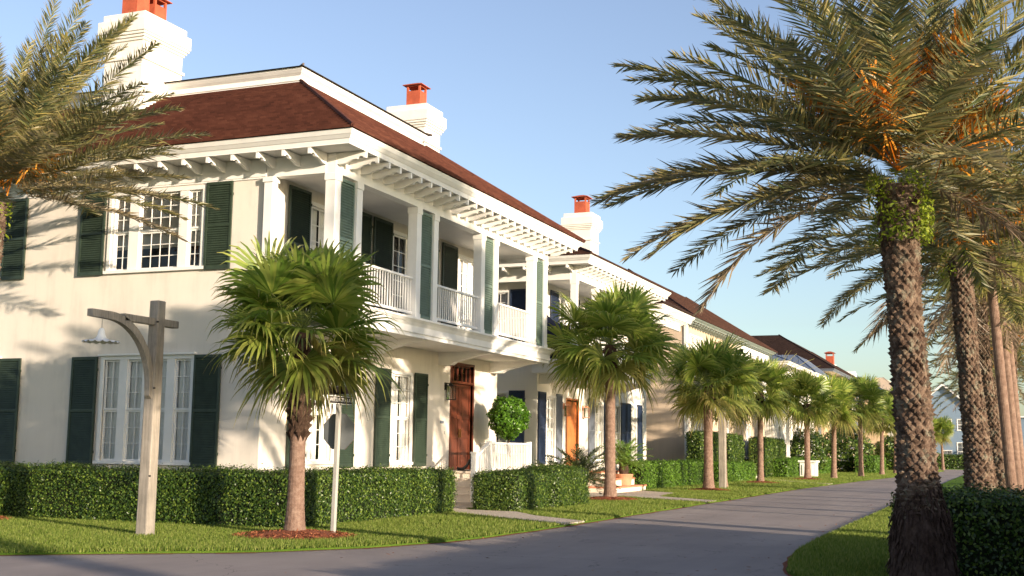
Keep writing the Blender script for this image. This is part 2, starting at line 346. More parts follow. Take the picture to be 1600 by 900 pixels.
def inpoly(px, py, poly):
    c = np.zeros(len(px), bool); n = len(poly); j = n - 1
    for i in range(n):
        xi, yi = poly[i]; xj, yj = poly[j]
        if yi != yj:
            c ^= ((yi > py) != (yj > py)) & (px < (xj - xi) * (py - yi) / (yj - yi) + xi)
        j = i
    return c
def grass(name, poly, x0, x1, y0, y1, dens, h, excl=()):
    n = int((x1 - x0) * (y1 - y0) * dens); px = rng.uniform(x0, x1, n); py = rng.uniform(y0, y1, n)
    k = inpoly(px, py, poly)
    for e in excl: k &= ~inpoly(px, py, e)
    for (cx, cy, cr) in ((-11.5, 18.3, .95), (-11.62, 36.75, .85), (-11.1, 48.1, .75), (-19.4, 18.6, .8)): k &= (px - cx) ** 2 + (py - cy) ** 2 > cr * cr
    px, py = px[k], py[k]; n = len(px)
    a = rng.uniform(0, 2 * pi, n); hh = h * rng.uniform(.5, 1.3, n); wd = h * .16 * rng.uniform(.7, 1.3, n)
    lean = h * .7 * rng.uniform(0, 1, n); la = rng.uniform(0, 2 * pi, n)
    V = np.empty((n, 3, 3))
    V[:, 0] = np.stack([px - wd * np.cos(a), py - wd * np.sin(a), np.full(n, .03)], 1)
    V[:, 1] = np.stack([px + wd * np.cos(a), py + wd * np.sin(a), np.full(n, .03)], 1)
    V[:, 2] = np.stack([px + lean * np.cos(la), py + lean * np.sin(la), .035 + hh], 1)
    o = npmesh(name, V.reshape(-1, 3), np.arange(3 * n).reshape(n, 3), M['grass'], tri=True)
    return tag(o, kind='stuff')
lawnpoly = left_edge + [(-90, 130)]
g1 = grass('grass', lawnpoly, -23, -8.4, 9, 22, 1700, .055, (walk_a,)); tag(g1, 'clipped sunlit lawn grass between the corner hedge and the road', 'grass')
g2 = grass('grass', lawnpoly, -13.2, -8.3, 22, 48, 800, .06, (walk_a, walk_b)); tag(g2, 'lawn grass strip along the kerb by the walks to the doors', 'grass')
g3 = grass('grass', lawnpoly, -14.0, -5, 48, 125, 170, .075); tag(g3, 'distant lawn grass strip under the row of small palms', 'grass')
g4 = grass('grass', right_edge, -3.5, 0.2, 13, 40, 1300, .055); tag(g4, 'shaded lawn grass at the right of the road beside the big palm', 'grass')

edge = MB()
for E_ in (left_edge_w, wig(right_edge)):
    for (x0, y0), (x1, y1) in zip(E_[:-1], E_[1:]):
        if abs(x0) < 25 and y0 < 126:
            L_ = math.hypot(x1 - x0, y1 - y0) + 1e-6; nx, ny = (y1 - y0) / L_, -(x1 - x0) / L_
            if E_ is not left_edge_w: nx, ny = nx, ny
            w_ = .05 + random.random() * .07; edge.quad((x0 - nx * .06, y0 - ny * .06, .006), (x1 - nx * .06, y1 - ny * .06, .006), (x1 + nx * w_, y1 + ny * w_, .006), (x0 + nx * w_, y0 + ny * w_, .006))
eo = edge.build('dirt_edge', M['mulch'], recalc=False); eo['kind'] = 'structure'
n = 1500; lx = rng.uniform(-13, -3.2, n); ly = rng.uniform(13, 60, n); dist = np.minimum(np.abs(lx + 8.5), np.abs(lx + 3.3)); kp = rng.uniform(0, 1, n) < np.exp(-dist / .35) + .05
lx, ly = lx[kp], ly[kp]; V, Fq = leaves(np.stack([lx, ly, np.full(len(lx), .045)], 1), np.tile([0, 0, 1.], (len(lx), 1)), .035, .35, .3)
tag(npmesh('leaf_litter', V, Fq, M['mulchbits']), 'scattered small dry leaves along the road edges', 'leaf litter', kind='stuff')

# ------------------------------------------------------------------ building parts
def shutter_mesh(F, u0, u1, z0, z1, w0=.03, th=.045, mid=True, pitch=.052):
    b = MB(); st = .055
    b.fbox(F, u0, u0 + st, z0, z1, w0, w0 + th); b.fbox(F, u1 - st, u1, z0, z1, w0, w0 + th)
    b.fbox(F, u0 + st, u1 - st, z0, z0 + .08, w0, w0 + th); b.fbox(F, u0 + st, u1 - st, z1 - .07, z1, w0, w0 + th)
    zs = z0 + .08
    segs = [(z0 + .08, z1 - .07)]
    if mid:
        zm = (z0 + z1) / 2; b.fbox(F, u0 + st, u1 - st, zm - .03, zm + .03, w0, w0 + th); segs = [(z0 + .08, zm - .03), (zm + .03, z1 - .07)]
    b.fbox(F, u0 + st, u1 - st, z0 + .08, z1 - .07, w0 + .001, w0 + .006)
    for a, c in segs:
        n = max(2, int((c - a) / pitch)); p = (c - a) / n
        for i in range(n):
            z = a + i * p
            q = [b.P(F, u0 + st, z, w0 + th - .004), b.P(F, u1 - st, z, w0 + th - .004), b.P(F, u1 - st, z + p * .95, w0 + .012), b.P(F, u0 + st, z + p * .95, w0 + .012)]
            b.quad(*q)
            q2 = [b.P(F, u0 + st, z - .007, w0 + th - .004), b.P(F, u1 - st, z - .007, w0 + th - .004), b.P(F, u1 - st, z, w0 + th - .004), b.P(F, u0 + st, z, w0 + th - .004)]
            b.quad(*q2)
    return b
def shutter(H, F, u0, u1, z0, z1, m, **k):
    o = shutter_mesh(F, u0, u1, z0, z1, **k).build('shutter', m, H, recalc=False)
    hb = MB()
    for z in (z0 + .3, z1 - .3): hb.fbox(F, u1 - .02, u1 + .015, z - .03, z + .03, .028, .09)
    hb.build('hinge', m, o); return o
def louver_panel(H, F, u0, u1, z0, z1, m):
    return shutter_mesh(F, u0, u1, z0, z1, w0=-.03, th=.05, pitch=.06).build('louver_panel', m, H, recalc=False)
def window(H, F, u0, u1, z0, z1, sashes=1, cols=3, rows=(3, 3), casing=.09, fill='curtain', fillz=None, mull=.16, sill=True, fm=None, hood=False):
    """opening u0..u1,z0..z1 cut in the wall; casing stands proud round it, sashes sit back in the reveal"""
    fm = fm or M['white']
    b = MB(); c = casing
    b.fbox(F, u0 - c, u0, z0, z1, -.02, .04); b.fbox(F, u1, u1 + c, z0, z1, -.02, .04); b.fbox(F, u0 - c, u1 + c, z1, z1 + c, -.02, .045)
    if sill: b.fbox(F, u0 - c - .04, u1 + c + .04, z0 - .07, z0, -.02, .085)
    else: b.fbox(F, u0 - c, u1 + c, z0 - c * .6, z0, -.02, .04)
    if hood: b.fbox(F, u0 - c - .04, u1 + c + .04, z1 + c, z1 + c + .045, -.01, .12)
    wd = (u1 - u0 - mull * (sashes - 1)) / sashes if not hasattr(sashes, '__len__') else None
    spans = [(u0 + i * (wd + mull), u0 + i * (wd + mull) + wd) for i in range(sashes)] if wd else list(sashes)
    for (a, _), (_, d) in zip(spans[1:], spans[:-1]): b.fbox(F, d, a, z0, z1, -.12, .03)
    if spans[0][0] > u0 + .01: b.fbox(F, u0, spans[0][0], z0, z1, -.12, .01)
    if spans[-1][1] < u1 - .01: b.fbox(F, spans[-1][1], u1, z0, z1, -.12, .01)
    W = b.build('window', fm, H, bevel=0)
    cols_l = cols if hasattr(cols, '__len__') else [cols] * len(spans)
    for (a, d), nc in zip(spans, cols_l):
        s = MB(); zm = z0 + (z1 - z0) * rows[1] / (rows[0] + rows[1]) if rows[1] else z0
        for (lo, hi, nr, wo_) in ((zm, z1, rows[0], -.02), (z0, zm, rows[1], -.05)):
            if nr == 0: continue
            t = .045
            s.fbox(F, a, a + t, lo, hi, wo_ - .03, wo_); s.fbox(F, d - t, d, lo, hi, wo_ - .03, wo_)
            s.fbox(F, a + t, d - t, lo, lo + t, wo_ - .03, wo_); s.fbox(F, a + t, d - t, hi - t, hi, wo_ - .03, wo_)
            for i in range(1, nc):
                u = a + t + (d - a - 2 * t) * i / nc; s.fbox(F, u - .009, u + .009, lo + t, hi - t, wo_ - .02, wo_ - .002)
            for i in range(1, nr):
                z = lo + t + (hi - lo - 2 * t) * i / nr; s.fbox(F, a + t, d - t, z - .009, z + .009, wo_ - .019, wo_ - .003)
        s.build('sash', fm, W)
        g = MB(); g.quad(g.P(F, a + .03, z0 + .03, -.065), g.P(F, d - .03, z0 + .03, -.065), g.P(F, d - .03, z1 - .03, -.065), g.P(F, a + .03, z1 - .03, -.065))
        g.build('pane', M['glass'], W, recalc=False)
        if fill:
            cz0 = z0 + .02 if fillz is None else fillz
            k = MB(); n = 1 if fill == 'blind' else max(6, int((d - a) / .035)); ph = random.random() * 6
            gap = None
            if fill == 'curtain': gap = (.54, .64)
            for i in range(n):
                if gap and gap[0] < (i + .5) / n < gap[1] and (d - a) > .5: continue
                ua = a + (d - a) * i / n; ub = a + (d - a) * (i + 1) / n
                wa = -.105 + (.018 * sin(i * 1.9 + ph) if n > 1 else 0); wb = -.105 + (.018 * sin((i + 1) * 1.9 + ph) if n > 1 else 0)
                k.quad(k.P(F, ua, cz0, wa), k.P(F, ub, cz0, wb), k.P(F, ub, z1, wb), k.P(F, ua, z1, wa))
            k.build('curtain' if fill == 'curtain' else 'blind', M[fill], W, recalc=False)
    return W
def wall_sheet(b, F, u0, u1, z0, z1, holes, depth=.2):
    us = sorted({u0, u1, *[h[0] for h in holes], *[h[1] for h in holes]}); zs = sorted({z0, z1, *[h[2] for h in holes], *[h[3] for h in holes]})
    for i in range(len(us) - 1):
        for j in range(len(zs) - 1):
            um, zm = (us[i] + us[i + 1]) / 2, (zs[j] + zs[j + 1]) / 2
            if any(h[0] < um < h[1] and h[2] < zm < h[3] for h in holes): continue
            b.quad(b.P(F, us[i], zs[j], 0), b.P(F, us[i + 1], zs[j], 0), b.P(F, us[i + 1], zs[j + 1], 0), b.P(F, us[i], zs[j + 1], 0))
    for a, c, d, e in holes:
        for p in (((a, d), (a, e)), ((c, d), (c, e)), ((a, d), (c, d)), ((a, e), (c, e))):
            (ua, za), (ub, zb) = p
            b.quad(b.P(F, ua, za, 0), b.P(F, ub, zb, 0), b.P(F, ub, zb, -depth), b.P(F, ua, za, -depth))
def hip_ring(R0, R1, t, z0, z1):
    return [R0[k] + (R1[k] - R0[k]) * t for k in range(4)], z0 + (z1 - z0) * t
def hip_roof(H, R0, z0, R1, z1, m, name='roof', step=.17, th=.04, metal=False, seams=True):
    b = MB(); run = max(abs(R1[k] - R0[k]) for k in range(4)); L = math.hypot(run, z1 - z0); n = 1 if metal else max(3, int(L / step))
    def corners(R): return [(R[0], R[2]), (R[1], R[2]), (R[1], R[3]), (R[0], R[3])]
    for i in range(n):
        Ra, za = hip_ring(R0, R1, i / n, z0, z1); Rb, zb = hip_ring(R0, R1, (i + 1) / n, z0, z1)
        d = 0 if metal else th
        A = corners([Ra[0] - d * .5, Ra[1] + d * .5, Ra[2] - d * .5, Ra[3] + d * .5]); B = corners(Rb)
        for k in range(4):
            p, q, r, s = A[k], A[(k + 1) % 4], B[(k + 1) % 4], B[k]
            b.quad((*p, za + d), (*q, za + d), (*r, zb), (*s, zb))
            if not metal:
                A0 = corners(Ra); b.quad((*A0[k], za - .01), (*A0[(k + 1) % 4], za - .01), (*q, za + d), (*p, za + d))
    if metal and seams:
        A, B = corners(R0), corners(R1)
        for k in range(4):
            p, q, r, s = [Vector((*x, z)) for x, z in ((A[k], z0), (A[(k + 1) % 4], z0), (B[(k + 1) % 4], z1), (B[k], z1))]
            W_ = (q - p).length; nn = int(W_ / .45)
            for i in range(nn + 1):
                t = i / nn; a0 = p.lerp(q, t); dirn = ((s + r) / 2 - (p + q) / 2).normalized()
                # seam runs up the slope until it meets the hip
                t0 = (s - p).dot(q - p) / W_ ** 2; t1 = (r - p).dot(q - p) / W_ ** 2
                f = min(1, t / t0 if t0 > 1e-4 else 1, (1 - t) / (1 - t1) if t1 < .9999 else 1)
                e = a0 + dirn * (((s + r) / 2 - (p + q) / 2).length * max(f, .02))
                b.tube([a0 + Vector((0, 0, .015)), e + Vector((0, 0, .015))], .018, 4)
    Rt = R1; b.quad((Rt[0], Rt[2], z1), (Rt[1], Rt[2], z1), (Rt[1], Rt[3], z1), (Rt[0], Rt[3], z1))
    o = b.build(name, m, H, recalc=False)
    c = MB(); A, B = corners(R0), corners(R1)
    for k in range(4):
        p, q = Vector((*A[k], z0 + .03)), Vector((*B[k], z1 + .03)); c.tube([p, q], .05 if not metal else .03, 6)
    c.build('hip_ridge', m, o); return o
def cornice(H, R, z0, z1, m, inner=.9, name='cornice'):
    """crown moulding run round the eave rectangle, with its soffit"""
    b = MB(); prof = [(-.14, z0), (-.14, z0 + .02), (-.12, z0 + (z1 - z0) * .35), (-.10, z0 + (z1 - z0) * .4), (-.05, z0 + (z1 - z0) * .62), (-.035, z0 + (z1 - z0) * .66), (0, z0 + (z1 - z0) * .93), (0, z1)]
    rings = [[(R[0] - o, R[2] - o, z), (R[1] + o, R[2] - o, z), (R[1] + o, R[3] + o, z), (R[0] - o, R[3] + o, z)] for o, z in prof]
    for r0, r1 in zip(rings[:-1], rings[1:]):
        for k in range(4): b.quad(r0[k], r0[(k + 1) % 4], r1[(k + 1) % 4], r1[k])
    o = -.14; i = -inner
    O = [(R[0] - o, R[2] - o), (R[1] + o, R[2] - o), (R[1] + o, R[3] + o), (R[0] - o, R[3] + o)]
    return_o = b.build(name, m, H, recalc=False)
    s = MB(); I = [(R[0] - i, R[2] - i), (R[1] + i, R[2] - i), (R[1] + i, R[3] + i), (R[0] - i, R[3] + i)]
    for k in range(4): s.quad((*O[k], z0 + .03), (*O[(k + 1) % 4], z0 + .03), (*I[(k + 1) % 4], z0 + .03), (*I[k], z0 + .03))
    s.build('soffit', M['soffit'], H, recalc=False)
    return return_o
def rafter_proto(L, h, th=.07):
    """scroll cut rafter tail, local: +w outwards along x, z=0 at top"""
    b = MB(); pts = [(0, 0), (L, 0), (L, -h * .62), (L - .05, -h * .62), (L - .07, -h * .48), (L - .13, -h * .42), (L - .19, -h * .52), (L - .22, -h * .66), (L - .27, -h * .66), (L - .36, -h * .72), (L - .52, -h), (0, -h)]
    b.prism([(x, -th / 2, z) for x, z in pts], (0, th, 0)); return b
RAFT = {}
def rafter(H, pos, ang, L, h, m='white'):
    key = (round(L, 3), round(h, 3), m)
    if key not in RAFT:
        me = rafter_proto(L, h).build('rafter_tail', M[m], None); RAFT[key] = me.data; bpy.data.objects.remove(me)
    o = bpy.data.objects.new('rafter_tail', RAFT[key]); COL.objects.link(o); o.parent = H
    r = rootloc(H); o.location = (pos[0] - r[0], pos[1] - r[1], pos[2] - r[2]); o.rotation_euler = (0, 0, ang); return o
def railing(H, p0, p1, z0, z1, m, pitch=.125, bot=.1, name='balcony_railing', top_slope=0, th=.013):
    b = MB(); p0 = Vector((*p0, 0)); p1 = Vector((*p1, 0)); d = p1 - p0; L = d.length; d.normalize(); nrm = Vector((-d.y, d.x, 0))
    def bar(a, c, za0, za1, zc0, zc1, wd):
        A, C_ = p0 + d * a, p0 + d * c
        q = [(A - nrm * wd, za0), (C_ - nrm * wd, zc0), (C_ + nrm * wd, zc0), (A + nrm * wd, za0), (A - nrm * wd, za1), (C_ - nrm * wd, zc1), (C_ + nrm * wd, zc1), (A + nrm * wd, za1)]
        b.hexa([(v.x, v.y, z) for v, z in q])
    s = top_slope
    bar(0, L, z1 - .05, z1, z1 - .05 + s, z1 + s, .045); bar(0, L, z0 + bot, z0 + bot + .06, z0 + bot + s, z0 + bot + .06 + s, .03)
    n = max(2, int(L / pitch))
    for i in range(n):
        a = (i + .5) * L / n; f = a / L * s
        bar(a - th, a + th, z0 + bot + .05 + f, z1 - .04 + f, z0 + bot + .05 + f, z1 - .04 + f, th)
    return b.build(name, m, H, recalc=False)
def chimney(H, x0, x1, y0, y1, zb, zt, pots, tagname='chimney'):
    b = MB(); b.box(x0, x1, y0, y1, zb, zt - .75)
    b.box(x0 - .05, x1 + .05, y0 - .05, y1 + .05, zt - 1.25, zt - 1.17)
    for k, (o, a, c) in enumerate(((.04, .75, .68), (.08, .68, .61), (.12, .61, .54), (.15, .54, .20), (.06, .20, 0))): b.box(x0 - o, x1 + o, y0 - o, y1 + o, zt - a, zt - c)
    c = b.build('chimney', M['white2'], H, bevel=.012)
    for (px, py, s, hh) in pots:
        f = MB(); t = .035
        # hollow flue with side vents under a flared cap
        f.box(px - s, px + s, py - s, py + s, zt, zt + hh * .68)
        for sx in (-1, 1):
            for sy in (-1, 1): f.box(px + sx * s - (t * 1.8 if sx > 0 else 0), px + sx * s + (0 if sx > 0 else t * 1.8), py + sy * s - (t * 1.8 if sy > 0 else 0), py + sy * s + (0 if sy > 0 else t * 1.8), zt + hh * .68, zt + hh * .86)
        f.box(px - s, px + s, py - s, py + s, zt + hh * .86, zt + hh * .93)
        e = s * 1.42; z = zt + hh * .93
        f.hexa([(px - e, py - e, z), (px + e, py - e, z), (px + e, py + e, z), (px - e, py + e, z), (px - s * .35, py - s * .35, z + hh * .13), (px + s * .35, py - s * .35, z + hh * .13), (px + s * .35, py + s * .35, z + hh * .13), (px - s * .35, py + s * .35, z + hh * .13)])
        f.box(px - e, px + e, py - e, py + e, z - .02, z)
        f.build('flue_pot', M['clay'], c)
    return c
def lantern(H, F, u, z, m=None, s=1.):
    b = MB(); b.fbox(F, u - .06 * s, u + .06 * s, z + .0, z + .16 * s, .0, .02); b.fbox(F, u - .012, u + .012, z + .13 * s, z + .15 * s, .02, .13 * s)
    w0, w1 = .05 * s, .21 * s; h = .28 * s; z0 = z - .20 * s; e = .08 * s
    for a in (u - e, u + e - .014):
        for c in (w0, w1 - .014): b.fbox(F, a, a + .014, z0, z0 + h, c, c + .014)
    b.fbox(F, u - e, u + e, z0 - .02, z0, w0, w1); b.fbox(F, u - e - .015, u + e + .015, z0 + h, z0 + h + .02, w0 - .015, w1 + .015)
    b.fbox(F, u - e * .5, u + e * .5, z0 + h + .02, z0 + h + .07, w0 + .04 * s, w1 - .04 * s)
    L = b.build('wall_lantern', m or M['black'], H)
    g = MB(); g.fbox(F, u - e + .016, u + e - .016, z0 + .002, z0 + h - .002, w0 + .016, w1 - .016); g.build('lantern_glass', M['glass'], L); return L
def door(H, F, u0, u1, z0, z1, m, transom=0, leaves_=1, rows=(.45, .2, .35)):
    b = MB(); c = .07
    b.fbox(F, u0 - c, u0, z0, z1 + c, -.12, .03); b.fbox(F, u1, u1 + c, z0, z1 + c, -.12, .03); b.fbox(F, u0, u1, z1, z1 + c, -.12, .03)
    zt = z1 - transom
    if transom: b.fbox(F, u0, u1, zt - .03, zt + .04, -.12, .02)
    D = b.build('door', m, H)
    for i in range(leaves_):
        a = u0 + (u1 - u0) * i / leaves_; d = u0 + (u1 - u0) * (i + 1) / leaves_; L = MB(); st = .1
        L.fbox(F, a + .004, d - .004, z0 + .01, zt - .035, -.12, -.085)
        L.fbox(F, a + .004, a + st, z0 + .01, zt - .035, -.085, -.06); L.fbox(F, d - st, d - .004, z0 + .01, zt - .035, -.085, -.06)
        z = z0 + .01; Ht = zt - .045 - z
        for k, f in enumerate(rows + (0,)):
            L.fbox(F, a + st, d - st, z, z + .1 if k < len(rows) else z + .1, -.085, -.06)
            if f:
                L.fbox(F, a + st + .035, d - st - .035, z + .135, z + f * (Ht - .1) - .035, -.085, -.067)
            z += f * (Ht - .1)
        lf = L.build('door_leaf', m, D)
        hb = MB(); uu = d - .06 if i == 0 else a + .06
        hb.fbox(F, uu - .012, uu + .012, z0 + .95, z0 + 1.2, -.058, -.03); hb.build('door_handle', M['brass'], D)
    if transom:
        t = MB(); nb = 5
        t.fbox(F, u0, u0 + .06, zt + .04, z1, -.1, -.05); t.fbox(F, u1 - .06, u1, zt + .04, z1, -.1, -.05); t.fbox(F, u0, u1, z1 - .05, z1, -.1, -.05)
        for i in range(1, nb): u = u0 + (u1 - u0) * i / nb; t.fbox(F, u - .015, u + .015, zt + .04, z1, -.1, -.06)
        t.build('transom', m, D)
        g = MB(); g.quad(g.P(F, u0, zt, -.105), g.P(F, u1, zt, -.105), g.P(F, u1, z1, -.105), g.P(F, u0, z1, -.105)); g.build('pane', M['glass'], D, recalc=False)
    return D
def steps(H, x0, x1, ys, z_top, n, front='y', name='steps', tm=None, rm=None, z0=0.0):
    pass

# ================================================================== HOUSE A (corner house)
HA = thing('corner_house', (-15, 22.3, 0), 'large cream corner house with green louvred shutters, red shingle roof and upstairs porch', 'house', 'houses along the street')
FV = fr((-15., 0.), (0., 1.), (1., 0.)); FF = fr((0., 22.3), (1., 0.), (0., -1.)); XP = -13.3
hv = [(24.22, 25.33, 1.24, 3.48), (28.34, 29.43, 1.20, 3.52), (32.05, 33.59, .95, 4.03),
      (24.08, 25.85, 4.80, 7.22), (28.2, 29.95, 4.80, 7.25), (32.38, 34.1, 4.80, 7.25)]
hf = [(-19.30, -16.74, 5.58, 7.36), (-19.28, -16.84, 1.20, 3.50), (-25.2, -22.70, 5.58, 7.36), (-25.2, -22.55, 1.20, 3.50)]
b = MB(); wall_sheet(b, FV, 22.3, 35.5, 0, 7.95, hv); wall_sheet(b, FF, -30., -15., 0, 7.95, hf)
b.quad((-30, 35.5, 0), (-15, 35.5, 0), (-15, 35.5, 7.95), (-30, 35.5, 7.95)); b.quad((-30, 22.3, 0), (-30, 35.5, 0), (-30, 35.5, 7.95), (-30, 22.3, 7.95))
b.build('wall', M['stucco'], HA, recalc=False)
b = MB(); b.box(-29.7, -15.75, 23.05, 35.2, .1, 3.9); b.box(-29.7, -15.75, 23.05, 35.2, 4.2, 7.7); b.build('interior', M['dark'], HA)
for h in hv[:2]: window(HA, FV, *h, cols=3, rows=(3, 3), casing=.08)
door(HA, FV, *hv[2], M['door'], transom=.52, leaves_=2, rows=(.38, .24, .38))
for i, h in enumerate(hv[3:]):
    a, d, z0, z1 = h
    window(HA, FV, a, d, z0, z1, sashes=2, cols=2, rows=(6, 0), mull=.05, fill=(None if i == 1 else 'curtain'), sill=False)
window(HA, FF, *hf[0], sashes=[(-19.22, -18.78), (-18.50, -17.37), (-17.13, -16.78)], cols=[2, 4, 2], rows=(3, 3), fill='blind', fillz=6.08, mull=.3)
window(HA, FF, *hf[1], sashes=4, cols=2, rows=(3, 3), mull=.22, hood=True)
window(HA, FF, *hf[2], sashes=3, cols=2, rows=(3, 3), fill='blind', mull=.2)
window(HA, FF, *hf[3], sashes=4, cols=2, rows=(3, 3), mull=.2, hood=True)
for u0, u1, z0, z1 in ((23.35, 24.08, 1.08, 3.58), (25.5, 26.32, 1.08, 3.58), (27.42, 28.2, 1.08, 3.62), (29.62, 30.38, 1.08, 3.62),
                       (23.07, 23.97, 4.85, 7.5), (25.98, 26.92, 4.85, 7.5), (27.06, 28.08, 4.85, 7.5), (30.06, 30.9, 4.85, 7.5), (31.2, 32.2, 4.85, 7.5), (34.3, 35.1, 4.85, 7.5)):
    shutter(HA, FV, u0, u1, z0, z1, M['green'])
for u0, u1, z0, z1 in ((-20.2, -19.48, 5.49, 7.49), (-16.62, -15.92, 5.49, 7.49), (-22.58, -21.86, 5.49, 7.49), (-20.2, -19.46, 1.09, 3.58), (-16.74, -16.03, 1.09, 3.58), (-22.45, -21.76, 1.09, 3.58)):
    shutter(HA, FF, u0, u1, z0, z1, M['green'])
lantern(HA, FV, 31.68, 3.25, s=1.35)
b = MB(); b.fbox(FV, 31.35, 31.6, 2.28, 2.36, .0, .012); b.build('house_number_plaque', M['slate'], HA)
b = MB(); b.fbox(FV, 31.62, 31.66, 1.98, 2.06, .0, .02); b.build('doorbell', M['galv'], HA)
# corner pilaster upstairs, frieze boards
b = MB(); b.box(-15.06, -14.84, 22.2, 22.42, 4.72, 7.5); b.box(-15.09, -14.81, 22.17, 22.45, 7.38, 7.5); b.build('pilaster', M['white'], HA, bevel=.008)
b = MB(); b.fbox(FF, -30, -15.06, 7.53, 7.93, .0, .045); b.fbox(FF, -30, -15.06, 7.49, 7.53, .0, .03); b.build('frieze', M['white'], HA)
# porch floor, fascia, soffit, brackets
b = MB()
b.box(-15, XP - .02, 22.35, 35.55, 4.56, 4.70)
b.build('porch_floor', M['white'], HA)
b = MB(); prof = [(.02, 4.26), (.02, 4.34), (.05, 4.36), (.05, 4.52), (.10, 4.60), (.15, 4.655), (.17, 4.665), (.17, 4.715), (-.25, 4.725)]
ring = []
for o, z in prof: ring.append([(-15, 22.3 - o, z), (XP + o, 22.3 - o, z), (XP + o, 35.55 + o, z), (-15, 35.55 + o, z)])
for r0, r1 in zip(ring[:-1], ring[1:]):
    for k in range(3): b.quad(r0[k], r0[k + 1], r1[k + 1], r1[k])
b.build('porch_fascia', M['white'], HA, recalc=False)
b = MB(); b.quad((-15, 22.3, 4.30), (XP, 22.3, 4.30), (XP, 35.55, 4.30), (-15, 35.55, 4.30)); b.build('porch_soffit', M['soffit'], HA, recalc=False)
for y in (22.6, 26.9, 31.15, 34.9):
    b = MB(); b.prism([(-15, y, 4.30), (XP - .1, y, 4.30), (XP - .1, y, 4.24), (-13.75, y, 4.20), (-14.5, y, 4.02), (-14.62, y, 3.94), (-15, y, 3.94)], (0, .26, 0)); b.build('porch_bracket', M['white'], HA)
# porch posts and louvre panels in pairs
FP = fr((XP, 0.), (0., 1.), (1., 0.)); FPF = fr((0., 22.3), (1., 0.), (0., -1.))
def post(H, x, y, z0, z1, s=.125, m=None):
    b = MB(); b.box(x - s, x + s, y - s, y + s, z0, z1); b.box(x - s - .02, x + s + .02, y - s - .02, y + s + .02, z1 - .16, z1); b.box(x - s - .015, x + s + .015, y - s - .015, y + s + .015, z0, z0 + .12)
    return b.build('porch_post', m or M['white'], H, bevel=.006)
for g in (22.3, 26.27, 30.25, 34.25):
    post(HA, XP - .13, g + .13, 4.73, 7.5); post(HA, XP - .13, g + 1.10, 4.73, 7.5)
    louver_panel(HA, fr((XP - .08, 0.), (0., 1.), (1., 0.)), g + .27, g + .96, 4.76, 7.46, M['porchgreen'])
for a, c in ((23.53, 26.27), (27.5, 30.25), (31.48, 34.25)): railing(HA, (XP - .12, a), (XP - .12, c), 4.73, 5.74, M['white'])
railing(HA, (-14.84, 22.42), (XP - .26, 22.42), 4.73, 5.74, M['white']); railing(HA, (-15, 35.4), (XP - .26, 35.4), 4.73, 5.74, M['white'])
b = MB(); b.box(XP - .25, XP, 22.3, 35.5, 7.5, 7.93); b.box(-15.05, XP - .25, 22.27, 22.5, 7.5, 7.93); b.box(-15, XP - .25, 35.28, 35.52, 7.5, 7.93); b.build('porch_beam', M['white'], HA)
b = MB(); b.quad((-15, 22.5, 7.6), (XP - .2, 22.5, 7.6), (XP - .2, 35.3, 7.6), (-15, 35.3, 7.6)); b.build('porch_ceiling', M['soffit'], HA, recalc=False)
RA = [-31., -12.43, 21.43, 36.35]
cornice(HA, RA, 7.91, 8.2, M['white'], .92)
for i in range(26):      # rafter tails over the street porch and over the front wall
    y = 22.35 + i * .535
    if y < 35.9: rafter(HA, (XP - .0, y, 7.925), 0, .72, .24)
for i in range(20):
    x = -13.55 - i * .655
    rafter(HA, (x, 22.3 - .03, 7.925), -pi / 2, .68, .24)
for i in range(4): rafter(HA, (-13.6 - i * .6, 35.5, 7.925), pi / 2, .68, .24)
hip_roof(HA, [RA[0] - .05, RA[1] + .05, RA[2] - .05, RA[3] + .05], 8.215, [-27.4, -16.0, 25.0, 32.0], 10.6, M['roofred'])
b = MB(); R = [-27.3, -16.1, 25.1, 31.9]
prof = [(0, 10.58), (0, 10.66), (.03, 10.68), (.03, 10.80), (.10, 10.86), (.16, 10.93), (.16, 10.97)]
rg = [[(R[0] - o, R[2] - o, z), (R[1] + o, R[2] - o, z), (R[1] + o, R[3] + o, z), (R[0] - o, R[3] + o, z)] for o, z in prof]
for r0, r1 in zip(rg[:-1], rg[1:]):
    for k in range(4): b.quad(r0[k], r0[(k + 1) % 4], r1[(k + 1) % 4], r1[k])
b.build('roof_curb', M['white'], HA, recalc=False)
hip_roof(HA, [-27.55, -15.85, 24.85, 32.15], 10.975, [-24.4, -19., 28.0, 29.0], 11.5, M['deckmetal'], name='upper_roof', metal=True, seams=False)
chimney(HA, -21.34, -20.12, 24.0, 25.6, 9.7, 12.62, [(-20.72, 24.35, .24, .8), (-20.72, 25.05, .24, .8)])
chimney(HA, -17.9, -16.6, 33.15, 34.25, 9.0, 12.35, [(-17.15, 33.6, .24, .78)])
# entrance landing, stairs and railings
b = MB(); b.box(-15, -13.35, 31.15, 34.3, 0, .90); b.build('landing', M['riser'], HA)
b = MB(); b.box(-15, -13.30, 31.1, 34.35, .90, .95); b.build('landing_slab', M['stone'], HA)
for i in range(4):
    z = .95 - .2 * (i + 1); y = 31.15 - .3 * (i + 1)
    b = MB(); b.box(-14.9 - 0, -13.35 + (.12 if i == 3 else 0), y, y + .3, 0, z - .045); s = b.build('step', M['riser'], HA)
    b = MB(); b.box(-14.9, -13.32 + (.14 if i == 3 else 0), y - .03, y + .3, z - .045, z); b.build('tread', M['stone'], s)
b = MB()
b.box(-13.46, -13.32, 30.12, 30.26, .15, 1.44); b.box(-13.48, -13.30, 30.1, 30.28, 1.44, 1.49)
b.build('newel_post', M['white'], HA)
for y in (31.18, 34.25):
    b = MB(); b.box(-13.45, -13.33, y - .06, y + .06, .95, 1.80); b.build('newel_post', M['white'], HA)
